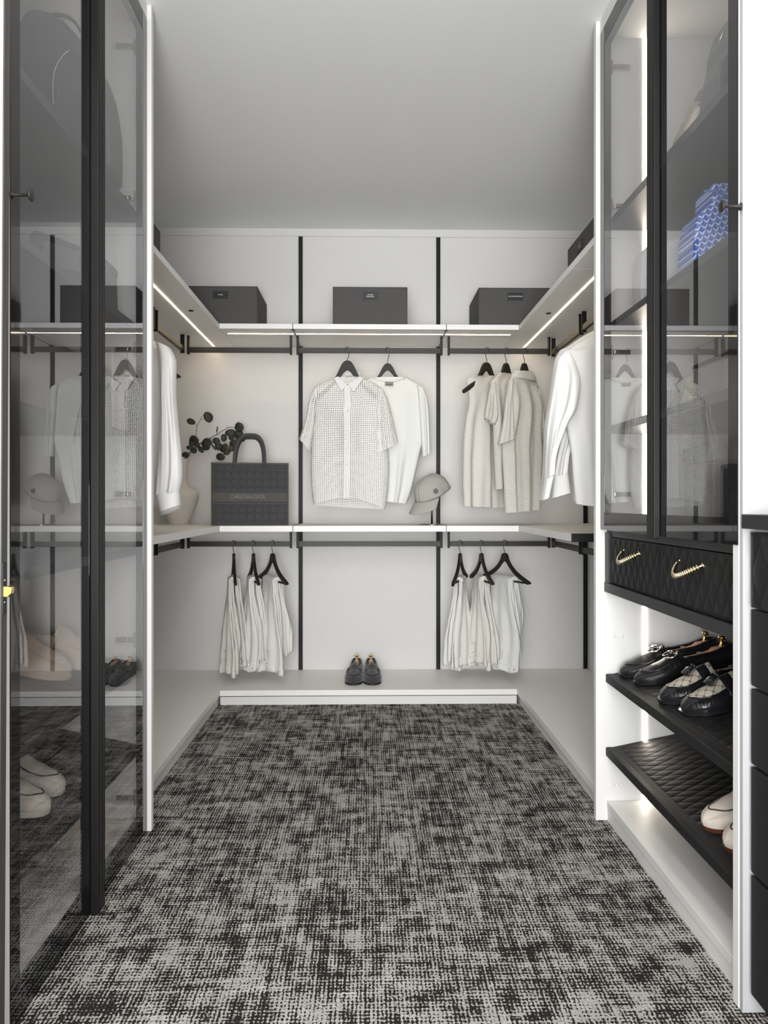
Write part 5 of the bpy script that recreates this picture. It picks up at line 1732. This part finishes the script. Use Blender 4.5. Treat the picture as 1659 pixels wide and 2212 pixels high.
blob_bag('', '', '', [(122, 190), (127, 188), (131, 204), (128, 208)], 1.882, 0.004, 0, M_NICKEL, 0.001, parent=c1, part='zip_pull')
c2 = blob_bag('flap_handbag', 'dark grey flap handbag with a gold turn lock behind the left glass doors', 'handbag',
              [(83, 700), (83, 524), (90, 514), (99, 513), (150, 532), (205, 552), (232, 562), (240, 574), (242, 582), (238, 590), (240, 640), (241, 700)], 2.01, 0.12, 1.431, M_GREYBAG, 0.010)
blob_bag('', '', '', [(90, 560), (96, 520), (150, 537), (236, 568), (237, 592), (175, 590), (130, 578)], 1.945, 0.006, 0, M_GREYBAG2, 0.002, parent=c2, part='flap')
blob_bag('', '', '', [(170, 559), (180, 562), (182, 571), (172, 568)], 1.939, 0.006, 0, M_GOLD, 0.001, parent=c2, part='turn_lock')
c3 = blob_bag('trunk_case', 'mauve-grey hard case with silver fittings and a padlock behind the left glass doors', 'case',
              [(48, 960), (48, 765), (262, 765), (262, 960)], 2.03, 0.13, 1.12, M_TRUNK, 0.004)
for poly, th in (([(141, 779), (184, 782), (184, 795), (141, 792)], 0.003), ([(110, 770), (134, 771), (134, 777), (110, 776)], 0.003), ([(111, 793), (134, 795), (134, 801), (111, 799)], 0.003),
                 ([(58, 810), (65, 811), (65, 824), (62, 828), (58, 823)], 0.003), ([(104, 821), (110, 822), (110, 834), (107, 839), (104, 833)], 0.003)):
    blob_bag('', '', '', poly, 1.962, th, 0, M_NICKEL, 0.0006, parent=c3, part='metal_fitting')
blob_bag('', '', '', [(166, 802), (181, 802), (181, 819), (166, 819)], 1.955, 0.007, 0, M_NICKEL, 0.001, parent=c3, part='padlock')
pts = [at(x, y, 1.955) - Vector(c3.location) for x, y in ((168, 803), (168, 794), (171, 789), (176, 789), (179, 794), (179, 803))]
MB().tube(pts, 0.0014, 7).build('shackle', M_NICKEL, c3, smooth=True)
for i, (x, y) in enumerate([(61, 843), (106, 852), (107, 883), (131, 833), (131, 845), (131, 854), (131, 863), (131, 872), (131, 890)]):
    o = MB().sphere((0, 0, 0), 0.0012 if i > 3 else 0.0017, n=5, sc=(1, 0.5, 1)).build('rivet', M_NICKEL, c3, smooth=True)
    o.location = at(x, y, 1.9635) - Vector(c3.location)

# dark garment bag standing on the right bench, seen only as a sliver beside the cabinet
gb = thing('garment_bag', 'black garment bag on the right bench, only a sliver beside the cabinet', 'bag', (0.942, 2.48, BZ))
MB().loft([[(0.22 * w * cos(a) + 0.0, 0.05 * sin(a), z) for a in [2 * pi * q / 20 for q in range(20)]] for z, w in ((0.001, 0.80), (0.03, 0.86), (0.15, 0.975), (0.3, 0.93), (0.42, 0.82), (0.47, 0.6))]).build('body', M_DARK, gb, smooth=True)
MB().tube([(-0.05, 0, 0.465), (-0.04, 0, 0.50), (0.04, 0, 0.50), (0.05, 0, 0.465)], 0.006, 8).build('handle', M_DARK, gb, smooth=True)
